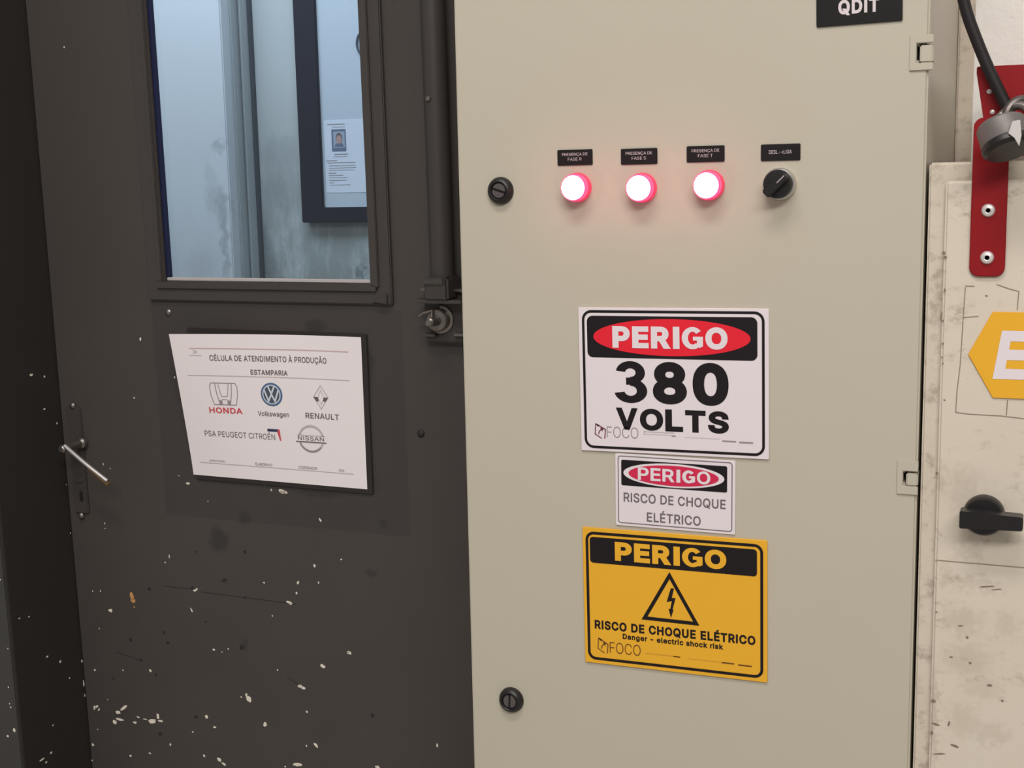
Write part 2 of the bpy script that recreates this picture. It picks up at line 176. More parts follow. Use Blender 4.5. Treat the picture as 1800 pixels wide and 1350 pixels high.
# outlines of a plain grotesque alphabet: code,advance:contour/contour;...  (thousandths of an em)
ALPHABET = """45,453:337,244 337,188 114,188 114,244;46,188:95,-4 86,-4 78,-1 70,3 63,9 57,16 53,24 50,32 50,41 50,50 53,59 57,66 63,73 70,79 78,83 86,86 95,87 104,86 113,83 121,79 128,73 134,66 138,59 140,50 141,41 140,32 138,24 134,16 128,9 121,3 113,-1 104,-4;48,453:227,-7 199,-5 174,1 151,11 130,24 111,41 95,62 80,86 69,113 60,144 53,178 49,214 48,254 49,294 53,330 60,364 69,395 81,422 95,447 112,467 130,484 151,498 174,508 200,514 227,516 254,514 279,508 302,498 323,484 342,467 358,447 372,422 384,395 393,364 400,330 404,294 405,254 404,214 400,178 393,144 384,113 373,86 359,62 342,41 323,24 302,11 279,1 254,-5/227,50 245,51 261,56 276,63 290,74 303,87 313,103 323,122 330,144 336,168 340,194 343,223 344,254 343,285 340,314 336,341 330,365 323,387 313,405 303,422 290,435 276,446 261,453 245,458 227,460 209,458 192,453 177,446 163,435 151,422 140,405 131,387 123,365 117,341 113,314 110,285 109,254 110,223 113,194 117,168 123,144 131,122 140,103 151,87 163,74 177,63 192,56 209,51;49,453:76,0 76,55 391,55 391,0/276,509 276,0 212,0 212,448 209,448 86,358 86,427 198,509;51,453:218,-7 195,-6 173,-3 152,2 133,10 114,19 98,30 83,43 70,57 60,74 52,91 46,111 44,132 109,132 111,119 115,107 120,97 126,87 134,78 144,71 154,64 165,59 178,55 191,52 204,50 219,50 234,51 248,53 262,56 275,61 287,67 297,74 307,83 315,93 321,104 325,116 328,130 329,145 328,158 326,172 322,184 316,196 308,207 299,217 288,226 275,234 260,240 242,244 223,247 201,248 157,248 157,299 288,448 288,452 70,452 70,509 372,509 372,461 211,278 211,289 239,290 264,288 287,284 308,276 327,265 344,253 359,239 371,222 381,205 387,186 392,166 393,145 392,123 387,103 380,84 370,66 358,50 344,36 327,23 309,12 288,4 266,-2 243,-6;56,453:226,-7 201,-6 178,-2 156,3 136,11 117,21 101,33 86,47 74,62 64,78 57,96 53,115 52,135 53,151 55,166 59,181 65,195 72,208 81,220 90,231 101,241 113,249 125,256 139,261 153,265 153,267 135,273 119,282 105,293 93,308 83,324 76,342 72,360 70,380 72,399 75,417 82,434 90,450 101,464 114,477 129,488 146,498 164,506 184,511 204,514 226,516 248,514 269,511 288,506 306,498 323,488 337,477 350,464 361,450 370,434 377,417 380,399 382,380 380,361 376,342 369,324 359,308 347,293 333,282 318,273 300,267 300,265 314,261 327,256 339,249 351,241 362,231 372,220 380,208 387,195 393,181 397,166 400,151 401,135 399,115 395,96 388,78 378,62 366,47 352,33 335,21 317,11 296,3 275,-2 251,-6/226,49 243,50 258,52 272,55 285,60 296,66 307,74 315,82 323,91 329,102 333,113 336,126 337,139 336,152 333,165 329,177 322,189 314,199 305,208 295,216 283,223 270,228 256,232 242,234 226,235 211,234 196,232 182,228 169,223 157,216 147,208 138,199 130,189 123,177 119,165 116,152 115,139 116,126 119,113 123,102 129,91 136,82 145,74 156,66 167,60 180,55 195,52 210,50/226,290 239,290 252,292 263,296 274,300 284,306 293,313 300,321 307,330 312,341 316,351 318,363 319,376 318,388 316,399 313,410 308,420 301,429 294,437 285,444 275,449 264,454 252,457 240,459 226,460 213,459 200,457 188,454 177,449 167,444 159,437 151,429 145,420 139,410 136,399 134,388 133,376 134,363 136,351 139,341 145,330 151,321 159,313 168,306 178,300 189,296 201,292 213,290;60,453:65,178 65,220 388,383 388,316 142,200 144,204 144,194 142,198 388,81 388,15;62,453:387,178 65,15 65,81 310,198 308,194 308,204 310,200 65,316 65,383 387,220;65,480:16,0 201,509 276,509 463,0 395,0 287,302 264,372 232,478 245,478 213,371 191,302 85,0/110,142 110,199 370,199 370,142;66,456:60,0 60,509 241,509 266,508 289,504 310,499 329,491 345,481 359,469 371,456 381,442 388,426 394,410 397,392 398,374 397,358 395,344 392,331 387,320 380,310 373,301 365,293 356,286 347,280 336,275 326,270 315,267 315,262 327,261 339,257 351,252 363,245 374,237 385,227 394,216 402,203 409,189 414,173 417,155 418,136 417,117 413,100 408,83 400,67 390,52 377,39 362,28 344,18 324,10 301,4 275,1 247,0/125,57 245,57 272,58 296,63 315,70 330,80 341,92 349,105 354,120 355,137 355,149 352,161 348,173 342,184 335,194 327,203 317,211 306,218 293,224 279,228 264,230 248,231 125,231/125,285 238,285 252,286 265,288 277,291 288,296 299,302 308,309 316,317 323,326 329,337 333,348 335,359 336,372 334,388 330,403 323,417 313,429 299,439 283,446 263,450 240,452 125,452;67,510:267,-7 235,-5 205,1 177,11 150,25 126,42 104,63 86,88 70,115 57,146 48,179 42,215 40,254 42,293 48,329 57,362 70,393 86,421 104,445 126,466 150,484 177,498 205,508 235,514 267,516 286,515 305,513 323,509 340,504 357,498 373,490 388,481 402,471 415,460 427,447 438,433 448,418 456,402 463,385 469,367 473,348 408,348 405,361 401,373 395,384 389,395 382,404 375,413 366,421 357,428 348,435 337,440 327,445 315,449 304,452 292,454 280,455 267,456 245,454 223,450 203,443 184,432 166,419 150,403 137,385 125,364 116,340 109,314 105,285 103,254 105,223 109,194 116,168 125,145 137,123 151,105 166,89 184,76 203,66 223,59 245,54 267,53 280,53 292,55 304,57 315,60 327,64 337,69 348,74 357,81 366,88 375,96 382,105 389,114 395,125 401,136 405,148 408,160 473,160 469,142 463,124 457,107 448,91 438,76 428,62 416,49 402,38 388,28 373,19 357,11 341,5 323,0 305,-4 286,-6;68,502:219,0 96,0 96,57 215,57 244,58 272,63 296,70 318,81 337,94 354,110 368,128 379,149 388,172 394,198 398,226 399,255 398,285 394,312 388,337 379,361 368,381 354,399 338,415 320,428 299,438 275,446 249,450 221,452 93,452 93,509 225,509 261,507 294,501 325,492 353,478 377,461 399,441 418,418 433,391 446,361 455,329 460,293 462,255 460,217 455,181 446,149 433,119 417,92 398,68 376,48 351,31 322,17 291,8 256,2/125,509 125,0 60,0 60,509;69,419:60,0 60,509 372,509 372,452 125,452 125,286 355,286 355,229 125,229 125,57 375,57 375,0;70,410:60,0 60,509 369,509 369,452 125,452 125,278 346,278 346,221 125,221 125,0;71,520:269,-7 236,-5 205,1 176,11 149,25 125,43 104,64 85,88 69,116 57,146 47,179 42,215 40,254 42,293 47,329 57,362 69,393 85,421 103,445 125,466 149,484 175,498 203,508 233,514 265,516 285,515 304,513 322,509 340,504 358,497 374,489 389,480 403,469 416,458 429,445 439,431 449,416 458,401 465,384 470,367 474,349 408,349 404,361 399,372 393,383 387,393 380,403 373,411 365,420 356,427 347,434 337,439 326,444 315,448 304,452 291,454 279,455 265,456 243,454 222,450 202,443 183,432 166,419 150,404 137,385 125,364 116,340 109,314 105,285 103,254 105,223 109,194 116,168 125,145 137,124 151,105 166,90 184,76 203,66 224,59 246,54 269,53 290,54 309,57 328,63 345,71 360,81 374,93 386,107 396,123 404,141 410,160 414,180 415,202 434,199 283,199 283,256 478,256 478,200 476,170 471,141 463,115 451,91 436,69 419,50 399,33 377,19 352,8 326,0 298,-5;72,517:60,0 60,509 125,509 125,289 392,289 392,509 457,509 457,0 392,0 392,232 125,232 125,0;73,300:31,0 31,57 118,57 118,452 31,452 31,509 269,509 269,452 183,452 183,57 269,57 269,0;76,393:60,0 60,509 125,509 125,57 361,57 361,0;77,628:60,0 60,509 152,509 277,187 287,159 299,123 311,84 322,49 307,49 318,83 330,121 342,158 352,187 476,509 568,509 568,0 504,0 504,291 504,327 505,369 506,413 507,457 513,457 498,409 482,363 467,322 456,291 342,0 286,0 170,291 159,321 145,361 129,408 112,457 119,457 120,416 121,372 122,328 122,291 122,0;78,523:60,0 60,509 136,509 343,183 363,151 388,107 414,55 405,54 401,108 399,157 399,195 399,509 463,509 463,0 387,0 202,290 177,331 148,381 108,452 119,454 122,384 124,328 125,291 125,0;79,533:267,-7 235,-5 205,1 177,11 150,25 126,42 105,63 86,88 70,115 57,146 48,179 42,215 40,254 42,293 48,329 57,362 70,393 86,421 105,445 126,466 150,484 177,498 205,508 235,514 267,516 299,514 329,508 357,498 384,484 408,466 429,445 448,421 464,393 477,362 486,329 491,293 493,254 491,215 486,179 477,146 464,115 448,88 429,63 408,42 384,25 357,11 329,1 299,-5/267,53 289,54 310,59 330,66 349,76 367,89 383,105 396,123 408,144 418,168 425,194 429,223 430,254 429,286 425,314 418,341 408,365 396,386 383,404 367,420 349,433 330,443 310,450 289,454 267,456 245,454 223,450 203,443 184,433 167,420 151,404 137,385 125,364 116,340 109,314 105,285 103,254 105,223 109,194 116,168 125,144 137,123 151,105 167,89 184,76 203,66 223,59 245,54;80,445:60,0 60,509 235,509 263,507 289,503 312,497 332,487 350,476 366,462 379,447 390,430 398,411 404,391 407,370 409,348 407,325 404,304 398,284 390,265 379,248 366,233 350,219 332,207 312,198 289,191 263,187 235,186 109,186 109,242 233,242 252,243 269,246 284,250 297,256 308,264 318,272 327,282 333,294 338,306 342,319 344,333 344,348 344,362 342,376 338,389 333,402 326,413 318,423 308,431 297,439 284,444 268,449 251,451 232,452 125,452 125,0;81,533:245,159 313,159 369,85 384,65 468,-48 401,-48 346,27 331,46/267,-7 235,-5 205,1 177,11 150,25 126,42 105,63 86,88 70,115 57,146 48,179 42,215 40,254 42,293 48,329 57,362 70,393 86,421 105,445 126,466 150,484 177,498 205,508 235,514 267,516 299,514 329,508 357,498 384,484 408,466 429,445 448,421 464,393 477,362 486,329 491,293 493,254 491,215 486,179 477,146 464,115 448,88 429,63 408,42 384,25 357,11 329,1 299,-5/267,53 289,54 310,59 330,66 349,76 367,89 383,105 396,123 408,144 418,168 425,194 429,223 430,254 429,286 425,314 418,341 408,365 396,386 383,404 367,420 349,433 330,443 310,450 289,454 267,456 245,454 223,450 203,443 184,433 167,420 151,404 137,385 125,364 116,340 109,314 105,285 103,254 105,223 109,194 116,168 125,144 137,123 151,105 167,89 184,76 203,66 223,59 245,54;82,449:60,0 60,509 236,509 264,507 290,504 313,497 333,489 351,478 367,465 380,450 390,433 399,415 405,395 408,374 409,352 408,330 405,309 399,290 390,271 380,255 367,240 351,228 333,217 312,209 289,203 264,199 236,198 96,198 96,255 234,255 252,256 269,258 284,262 298,267 309,273 319,281 327,290 334,300 339,312 342,324 344,338 345,352 344,367 342,380 339,393 334,405 327,415 319,425 309,433 298,440 284,445 269,449 252,451 233,452 125,452 125,0/353,0 230,229 303,229 428,0;83,447:224,-9 197,-8 172,-4 149,1 128,9 108,19 91,31 76,45 64,60 54,77 46,96 41,115 38,137 104,137 107,123 110,110 116,98 123,88 132,79 142,71 154,64 166,59 180,55 194,52 209,50 224,49 241,50 257,52 272,55 286,60 299,66 311,74 321,82 329,92 336,102 341,114 345,126 346,139 345,151 342,161 338,171 332,179 325,186 316,193 307,199 296,205 284,209 272,214 259,218 245,222 184,239 154,249 128,260 105,274 86,289 71,307 60,326 54,348 52,372 53,393 58,413 65,431 75,448 87,463 102,476 119,488 138,498 158,506 180,511 203,514 227,516 252,514 275,511 296,505 316,498 334,488 351,476 365,463 377,449 387,433 394,415 399,397 401,378 337,378 334,396 326,412 316,426 302,437 286,447 267,453 247,457 225,459 209,458 194,456 180,452 167,448 156,442 145,435 136,427 129,418 123,409 118,398 116,387 115,376 116,363 119,352 124,342 131,334 139,326 148,319 158,313 169,308 180,304 191,300 202,296 212,293 264,279 312,264 324,258 336,252 347,245 359,238 369,229 379,220 387,209 395,198 401,185 405,171 407,155 408,139 407,118 403,99 396,81 386,64 374,48 360,34 343,21 323,11 302,2 278,-4 252,-8;84,449:32,452 32,509 417,509 417,452 257,452 257,0 193,0 193,452;85,517:259,-8 230,-7 203,-2 177,5 154,15 133,28 114,43 98,60 85,80 74,101 66,124 62,148 60,173 60,509 124,509 124,178 125,160 128,144 133,128 141,113 150,99 160,87 173,77 187,68 203,61 220,56 239,53 259,52 279,53 298,56 315,61 331,68 345,77 357,87 368,99 377,113 384,128 389,144 392,160 393,178 393,509 457,509 457,173 456,148 451,124 443,101 433,80 419,60 403,43 384,28 363,15 340,5 315,-2 288,-7;86,480:204,0 16,509 84,509 192,206 215,137 248,31 235,31 267,138 290,206 395,509 463,509 278,0;97,389:160,-9 142,-8 126,-5 110,-1 94,5 80,12 68,22 57,32 48,45 40,58 35,73 31,90 30,108 31,123 34,138 38,150 43,161 50,171 58,179 67,187 78,193 89,199 100,203 112,207 125,211 178,220 234,227 244,228 252,230 259,232 265,235 270,238 273,243 275,248 276,255 276,257 275,268 273,279 271,288 267,297 262,304 256,311 248,317 240,322 230,326 220,329 208,330 196,331 183,330 171,329 159,326 149,322 140,318 132,313 124,307 118,301 112,294 107,288 103,281 100,274 41,291 48,308 57,322 67,335 79,346 91,355 104,364 118,370 133,375 148,379 163,382 179,384 194,384 204,384 215,383 227,382 239,379 251,376 263,372 275,367 286,360 296,353 306,343 315,333 322,320 329,306 333,290 336,272 337,251 337,0 277,0 277,52 272,52 269,45 264,38 258,32 252,25 244,18 236,12 226,6 215,1 203,-3 190,-6 176,-8/170,45 187,46 202,49 216,53 228,59 239,66 248,74 257,83 263,93 269,104 272,115 275,126 276,138 276,190 273,188 270,186 265,184 259,182 231,176 200,171 175,168 165,166 154,164 144,162 134,159 125,155 117,150 110,145 103,139 98,132 95,124 93,115 92,105 92,95 94,87 98,79 102,72 107,66 114,61 121,56 130,52 139,49 149,47 159,46;99,396:207,-8 182,-7 159,-2 137,6 117,16 98,30 82,46 68,64 56,85 46,108 40,133 36,159 34,187 36,216 40,243 46,268 56,291 68,312 82,330 98,346 117,360 137,371 159,378 182,383 207,384 221,384 234,383 247,380 260,377 272,373 284,368 295,362 305,356 315,349 324,341 332,332 340,322 347,312 353,301 358,289 362,277 303,262 301,269 298,276 294,283 290,289 286,295 281,301 276,306 270,311 264,315 257,319 250,322 242,325 234,327 226,329 217,329 207,330 189,329 173,325 158,319 145,310 134,300 124,287 115,274 108,258 103,242 99,224 97,206 96,187 97,169 99,151 103,134 108,117 115,102 124,89 134,76 145,66 158,57 173,51 189,48 207,46 217,47 226,48 234,49 243,52 250,54 258,58 264,62 271,66 277,71 282,76 287,82 292,89 296,95 299,102 302,110 304,117 363,102 359,90 354,78 348,67 341,56 334,46 325,37 316,29 306,21 296,15 285,9 273,4 261,-1 248,-4 235,-6 221,-8;101,404:212,-8 185,-7 161,-2 138,6 117,16 98,30 82,46 68,64 56,85 46,108 40,132 35,159 34,187 35,215 39,242 46,267 55,290 67,311 81,329 97,346 115,359 135,370 157,378 180,383 205,384 221,384 236,382 251,379 266,374 280,368 294,361 307,351 319,341 331,329 341,315 350,299 357,282 363,263 368,242 370,219 371,194 371,169 75,169 75,221 338,221 310,202 309,220 307,237 303,254 298,269 291,282 283,294 273,305 263,314 250,321 237,326 222,329 205,330 189,329 173,326 159,321 146,313 135,304 125,294 116,282 109,270 103,256 99,241 97,226 96,211 96,178 97,157 100,139 104,122 110,106 118,92 128,80 139,70 151,61 165,55 179,50 195,47 212,46 224,47 234,48 244,50 254,53 263,56 271,61 278,66 285,73 292,80 297,88 302,96 306,105 365,91 360,77 353,63 345,51 335,39 324,29 311,19 298,11 283,4 266,-1 249,-5 231,-7;103,425:207,-151 187,-150 168,-148 150,-144 134,-140 119,-134 105,-127 93,-119 82,-110 73,-101 64,-91 57,-80 51,-69 101,-41 122,-66 128,-72 136,-78 145,-83 154,-88 165,-92 178,-95 192,-97 207,-97 229,-96 249,-92 267,-85 282,-75 295,-62 304,-47 310,-28 311,-6 311,68 306,68 287,41 280,34 272,28 263,21 252,16 241,11 227,8 212,5 195,5 173,6 152,10 132,17 113,27 95,39 80,53 67,71 55,90 46,112 39,136 35,163 34,191 35,220 39,246 46,271 55,293 66,314 80,332 95,347 112,361 131,371 152,378 173,383 196,384 213,384 228,382 242,378 253,373 264,367 273,360 281,353 288,346 308,319 313,319 313,379 372,379 372,-9 371,-32 367,-54 360,-73 350,-90 338,-104 324,-117 308,-127 291,-136 271,-142 251,-147 229,-150/205,59 222,60 237,63 251,68 264,75 275,84 285,95 293,107 300,121 305,137 309,154 312,172 312,193 312,212 309,231 305,248 300,264 293,278 285,291 275,303 264,312 251,320 237,325 222,329 205,330 188,329 172,325 158,320 145,312 134,302 124,290 115,277 109,262 103,246 99,229 97,212 96,193 97,173 99,155 103,138 109,123 116,108 124,96 134,85 145,76 158,68 172,63 188,60;104,410:114,227 114,0 53,0 53,509 114,509 114,287 102,287 112,312 124,332 137,349 152,362 169,372 187,379 207,383 227,384 246,383 264,380 280,376 295,369 309,360 321,349 332,336 341,321 348,304 353,285 356,264 357,240 357,0 296,0 296,235 295,256 290,275 283,291 273,304 260,315 246,323 229,328 210,329 197,328 184,326 172,322 161,317 150,311 141,303 133,293 126,283 121,271 117,257 114,243;105,167:53,0 53,379 114,379 114,0/84,443 75,444 67,446 60,449 54,455 48,461 44,468 42,475 41,483 42,491 44,499 48,506 54,512 60,517 67,521 75,523 84,524 92,523 100,521 107,517 114,512 119,506 123,499 126,491 126,483 126,475 123,468 119,461 114,455 107,449 100,446 92,444;107,381:110,137 110,212 121,212 284,379 360,379 184,199 177,199/53,0 53,509 114,509 114,0/294,0 148,186 191,229 372,0;108,189:139,-2 119,-1 101,3 86,10 74,20 65,33 58,47 54,65 53,84 53,509 114,509 114,99 114,87 115,77 117,68 120,62 124,58 130,54 137,53 146,52 160,53 170,54 181,3 162,-1;110,410:114,227 114,0 53,0 53,379 112,379 112,287 102,287 112,312 124,332 137,349 152,362 169,372 187,379 207,383 227,384 246,383 264,380 280,376 295,369 309,360 321,349 332,336 341,321 348,304 353,285 356,264 357,240 357,0 296,0 296,235 295,256 290,275 283,291 273,304 260,315 246,323 229,328 210,329 197,328 184,326 172,322 161,317 150,311 141,303 133,293 126,283 121,271 117,257 114,243;111,415:207,-8 182,-7 159,-2 137,6 117,16 98,30 82,46 68,64 56,85 46,108 40,133 36,159 34,187 36,216 40,243 46,268 56,291 68,312 82,330 98,346 117,360 137,371 159,378 182,383 207,384 233,383 256,378 278,371 299,360 317,346 333,330 347,312 359,291 369,268 376,243 380,216 381,187 380,159 376,133 369,108 359,85 347,64 333,46 317,30 299,16 278,6 256,-2 233,-7/207,46 226,48 242,51 257,57 270,66 282,76 292,89 300,102 307,117 312,134 316,151 318,169 319,187 318,206 316,224 312,242 307,258 300,274 292,287 282,300 270,310 257,319 242,325 226,329 207,330 189,329 173,325 158,319 145,310 134,300 124,287 115,274 108,258 103,242 99,224 97,206 96,187 97,169 99,151 103,134 108,117 115,102 124,89 134,76 145,66 158,57 173,51 189,48;114,259:53,0 53,379 112,379 112,321 115,321 122,335 130,347 140,358 152,367 166,375 181,380 196,384 213,385 229,384 243,384 243,322 230,324 207,326 194,325 182,323 170,319 159,315 149,309 140,301 132,293 126,284 121,273 117,262 114,250 114,237 114,0;115,365:182,-8 163,-7 145,-5 128,-2 112,3 98,10 84,18 72,27 62,38 53,50 45,63 40,78 36,94 94,107 99,92 105,79 114,69 124,60 136,54 150,49 165,46 181,45 200,46 217,50 232,55 244,62 255,71 262,81 267,91 268,103 267,112 265,121 260,129 254,136 246,142 237,147 225,151 212,155 149,170 125,177 104,186 87,196 72,208 61,222 53,237 48,255 47,274 48,290 51,305 57,319 65,332 75,343 87,354 100,363 115,370 131,377 149,381 167,384 187,384 206,384 223,381 239,378 254,372 267,366 279,358 290,349 299,339 307,328 314,316 319,303 324,290 268,277 264,288 258,298 251,307 243,316 232,323 219,328 205,331 187,333 171,332 156,329 143,324 131,317 121,308 114,299 110,289 109,277 110,267 112,258 117,250 124,243 133,237 144,232 157,227 172,223 229,209 254,202 275,194 292,183 306,171 317,158 325,142 330,125 331,107 330,90 326,75 321,61 312,47 302,35 290,24 276,15 260,6 242,0 223,-5 203,-7;116,227:204,379 204,327 6,327 6,379/65,471 126,471 126,98 127,86 128,76 132,68 136,61 142,56 150,53 159,51 170,50 185,51 202,54 213,2 192,-3 168,-4 145,-3 125,2 107,10 92,21 80,35 72,52 67,71 65,93;119,567:138,0 23,379 87,379 133,214 154,137 175,41 165,41 186,135 206,214 252,379 316,379 362,214 382,136 402,41 391,41 413,135 434,214 480,379 545,379 429,0 368,0 319,172 305,225 291,280 277,338 291,338 277,280 263,225 248,172 199,0;192,480:16,0 201,509 276,509 463,0 395,0 287,302 264,372 232,478 245,478 213,371 191,302 85,0/110,142 110,199 370,199 370,142/216,558 150,659 218,659 266,558;195,480:16,0 201,509 276,509 463,0 395,0 287,302 264,372 232,478 245,478 213,371 191,302 85,0/110,142 110,199 370,199 370,142/284,576 278,576 272,577 266,578 260,580 237,590 217,600 213,602 209,603 205,604 201,604 197,603 194,602 191,599 188,595 186,591 185,587 184,582 183,577 141,577 142,592 145,605 149,617 155,628 163,636 172,643 183,646 196,648 202,647 208,647 214,645 220,643 241,633 260,623 265,621 269,620 274,619 278,619 282,619 285,621 288,623 291,625 293,629 295,634 296,640 297,646 339,646 337,631 334,618 330,606 324,595 316,587 307,580 296,577;199,510:267,-7 235,-5 205,1 177,11 150,25 126,42 104,63 86,88 70,115 57,146 48,179 42,215 40,254 42,293 48,329 57,362 70,393 86,421 104,445 126,466 150,484 177,498 205,508 235,514 267,516 286,515 305,513 323,509 340,504 357,498 373,490 388,481 402,471 415,460 427,447 438,433 448,418 456,402 463,385 469,367 473,348 408,348 405,361 401,373 395,384 389,395 382,404 375,413 366,421 357,428 348,435 337,440 327,445 315,449 304,452 292,454 280,455 267,456 245,454 223,450 203,443 184,432 166,419 150,403 137,385 125,364 116,340 109,314 105,285 103,254 105,223 109,194 116,168 125,145 137,123 151,105 166,89 184,76 203,66 223,59 245,54 267,53 280,53 292,55 304,57 315,60 327,64 337,69 348,74 357,81 366,88 375,96 382,105 389,114 395,125 401,136 405,148 408,160 473,160 469,142 463,124 457,107 448,91 438,76 428,62 416,49 402,38 388,28 373,19 357,11 341,5 323,0 305,-4 286,-6/228,-146 228,-110 268,-110 277,-110 284,-109 290,-107 294,-105 298,-102 300,-98 301,-94 302,-88 301,-82 300,-77 298,-73 294,-71 290,-68 284,-67 277,-66 268,-66 240,-66 251,13 283,13 283,-3 283,-33 299,-34 312,-37 323,-42 332,-47 339,-55 344,-64 347,-75 348,-88 346,-102 343,-114 337,-124 328,-132 317,-138 304,-143 288,-145 269,-146;201,419:60,0 60,509 372,509 372,452 125,452 125,286 355,286 355,229 125,229 125,57 375,57 375,0/191,558 239,659 307,659 241,558;203,419:60,0 60,509 372,509 372,452 125,452 125,286 355,286 355,229 125,229 125,57 375,57 375,0/290,572 282,573 274,575 267,579 261,584 256,590 252,597 250,604 249,612 250,621 252,628 256,635 261,641 267,646 274,650 282,652 290,653 298,652 305,650 312,646 318,641 324,635 327,628 329,621 330,612 329,604 327,597 324,590 318,584 312,579 305,575 298,573/146,572 138,573 131,575 124,579 117,584 112,590 108,597 106,604 105,612 106,621 108,628 112,635 117,641 124,646 131,650 138,652 146,653 154,652 162,650 168,646 175,641 180,635 183,628 186,621 186,612 186,604 183,597 180,590 175,584 168,579 162,575 154,573;32,188:"""
_al = {}
for _e in ALPHABET.split(';'):
    _h, _b = _e.split(':'); _c, _a = _h.split(',')
    _al[chr(int(_c))] = (int(_a)/1000, [[tuple(int(q)/1000 for q in p.split(',')) for p in k.split(' ')] for k in _b.split('/') if k])
def fatten(pts, d):
    """move a closed outline sideways by d (outwards for outer contours, inwards for counters)"""
    n = len(pts); r = []
    for i in range(n):
        p0, p1, p2 = (Vector(pts[i-1]), Vector(pts[i]), Vector(pts[(i+1) % n]))
        a, b = (p1-p0).normalized(), (p2-p1).normalized()
        na, nb = Vector((a.y, -a.x)), Vector((b.y, -b.x)); m = na+nb
        m = na if m.length < 1e-5 else m.normalized()
        r.append(p1+m*(d/max(.45, m.dot(na))))
    return r
def area2(p): return sum(p[i-1][0]*p[i][1]-p[i][0]*p[i-1][1] for i in range(len(p)))
_tc = {}
def glyphs(s, bold):
    k = (s, bold)
    if k not in _tc:
        V, F, x = [], [], 0.0
        for ch in s:
            adv, cont = _al[ch]
            if cont:
                sg = 1 if area2(max(cont, key=lambda p: abs(area2(p)))) > 0 else -1
                ps, es, loops = [], [], []
                for pts in cont:
                    q = fatten(pts, bold*sg) if bold else [Vector(p) for p in pts]
                    n, m = len(ps), len(q); ps += q; es += [(n+i, n+(i+1) % m) for i in range(m)]; loops.append(q)
                vs, _, fs, *_r = delaunay_2d_cdt(ps, es, [], 0, 1e-5)
                b0 = len(V); V += [(x+p[0], p[1]) for p in vs]
                for f in fs:                                    # keep what lies inside by non-zero winding
                    cx_, cy_ = sum(vs[i][0] for i in f)/len(f), sum(vs[i][1] for i in f)/len(f); wn = 0
                    for q in loops:
                        for i in range(len(q)):
                            p0, p1 = q[i-1], q[i]
                            if (p0[1] > cy_) != (p1[1] > cy_) and cx_ < p0[0]+(cy_-p0[1])/(p1[1]-p0[1])*(p1[0]-p0[0]):
                                wn += 1 if p1[1] > p0[1] else -1
                    if wn*sg > 0: F.append([b0+i for i in f])
            x += adv+bold*1.6
        used = sorted({i for f in F for i in f}); mp = {i: j for j, i in enumerate(used)}
        _tc[k] = ([V[i] for i in used], [[mp[i] for i in f] for f in F])
    return _tc[k]
def ccw(p): return p if area2(p) > 0 else p[::-1]
def arc(cx, cz, rx, rz, a0, a1, n=26): return [(cx+rx*math.cos(math.radians(a0+(a1-a0)*k/n)), cz+rz*math.sin(math.radians(a0+(a1-a0)*k/n))) for k in range(n+1)]
def bow(cx, cz, ro, ri, a0, a1): return ccw(arc(cx, cz, *ro, a0, a1)+arc(cx, cz, *ri, a1, a0))
# heavier drawings of three letters for the big words
_al['\u2160'] = (.3, [[(0, 0), (.3, 0), (.3, 1), (0, 1)]])
_al['\u0193'] = (1, [bow(.5, .5, (.52, .53), (.22, .31), 40, 312), ccw([(.52, .57), (1.0, .57), (1.0, .12), (.84, .03), (.60, .20), (.71, .26), (.71, .385), (.52, .385)])])
_al['\u01b7'] = (1, [bow(.47, .735, (.43, .285), (.155, .105), 172, -95), bow(.47, .285, (.49, .305), (.185, .125), 95, -168), ccw([(.34, .435), (.50, .435), (.64, .50), (.60, .56), (.50, .61), (.34, .61)])])
_al['I'] = (.190, [[(62/1000, 0), (128/1000, 0), (128/1000, 509/1000), (62/1000, 509/1000)]])
HEAVY = {'I': '\u2160', 'G': '\u0193', '3': '\u01b7'}
def letters(g, s, x0, x1, z0, z1, y=0.0, bold=0.0, slant=0.0):
    v, f = glyphs(s, bold)
    ax = min(p[0] for p in v); bx = max(p[0] for p in v); az = min(p[1] for p in v); bz = max(p[1] for p in v)
    kx = (x1-x0)/(bx-ax); kz = (z1-z0)/(bz-az)
    return g.add([(x0+(p[0]-ax)*kx+slant*((p[1]-az)*kz-(z1-z0)/2), y, z0+(p[1]-az)*kz) for p in v], f)

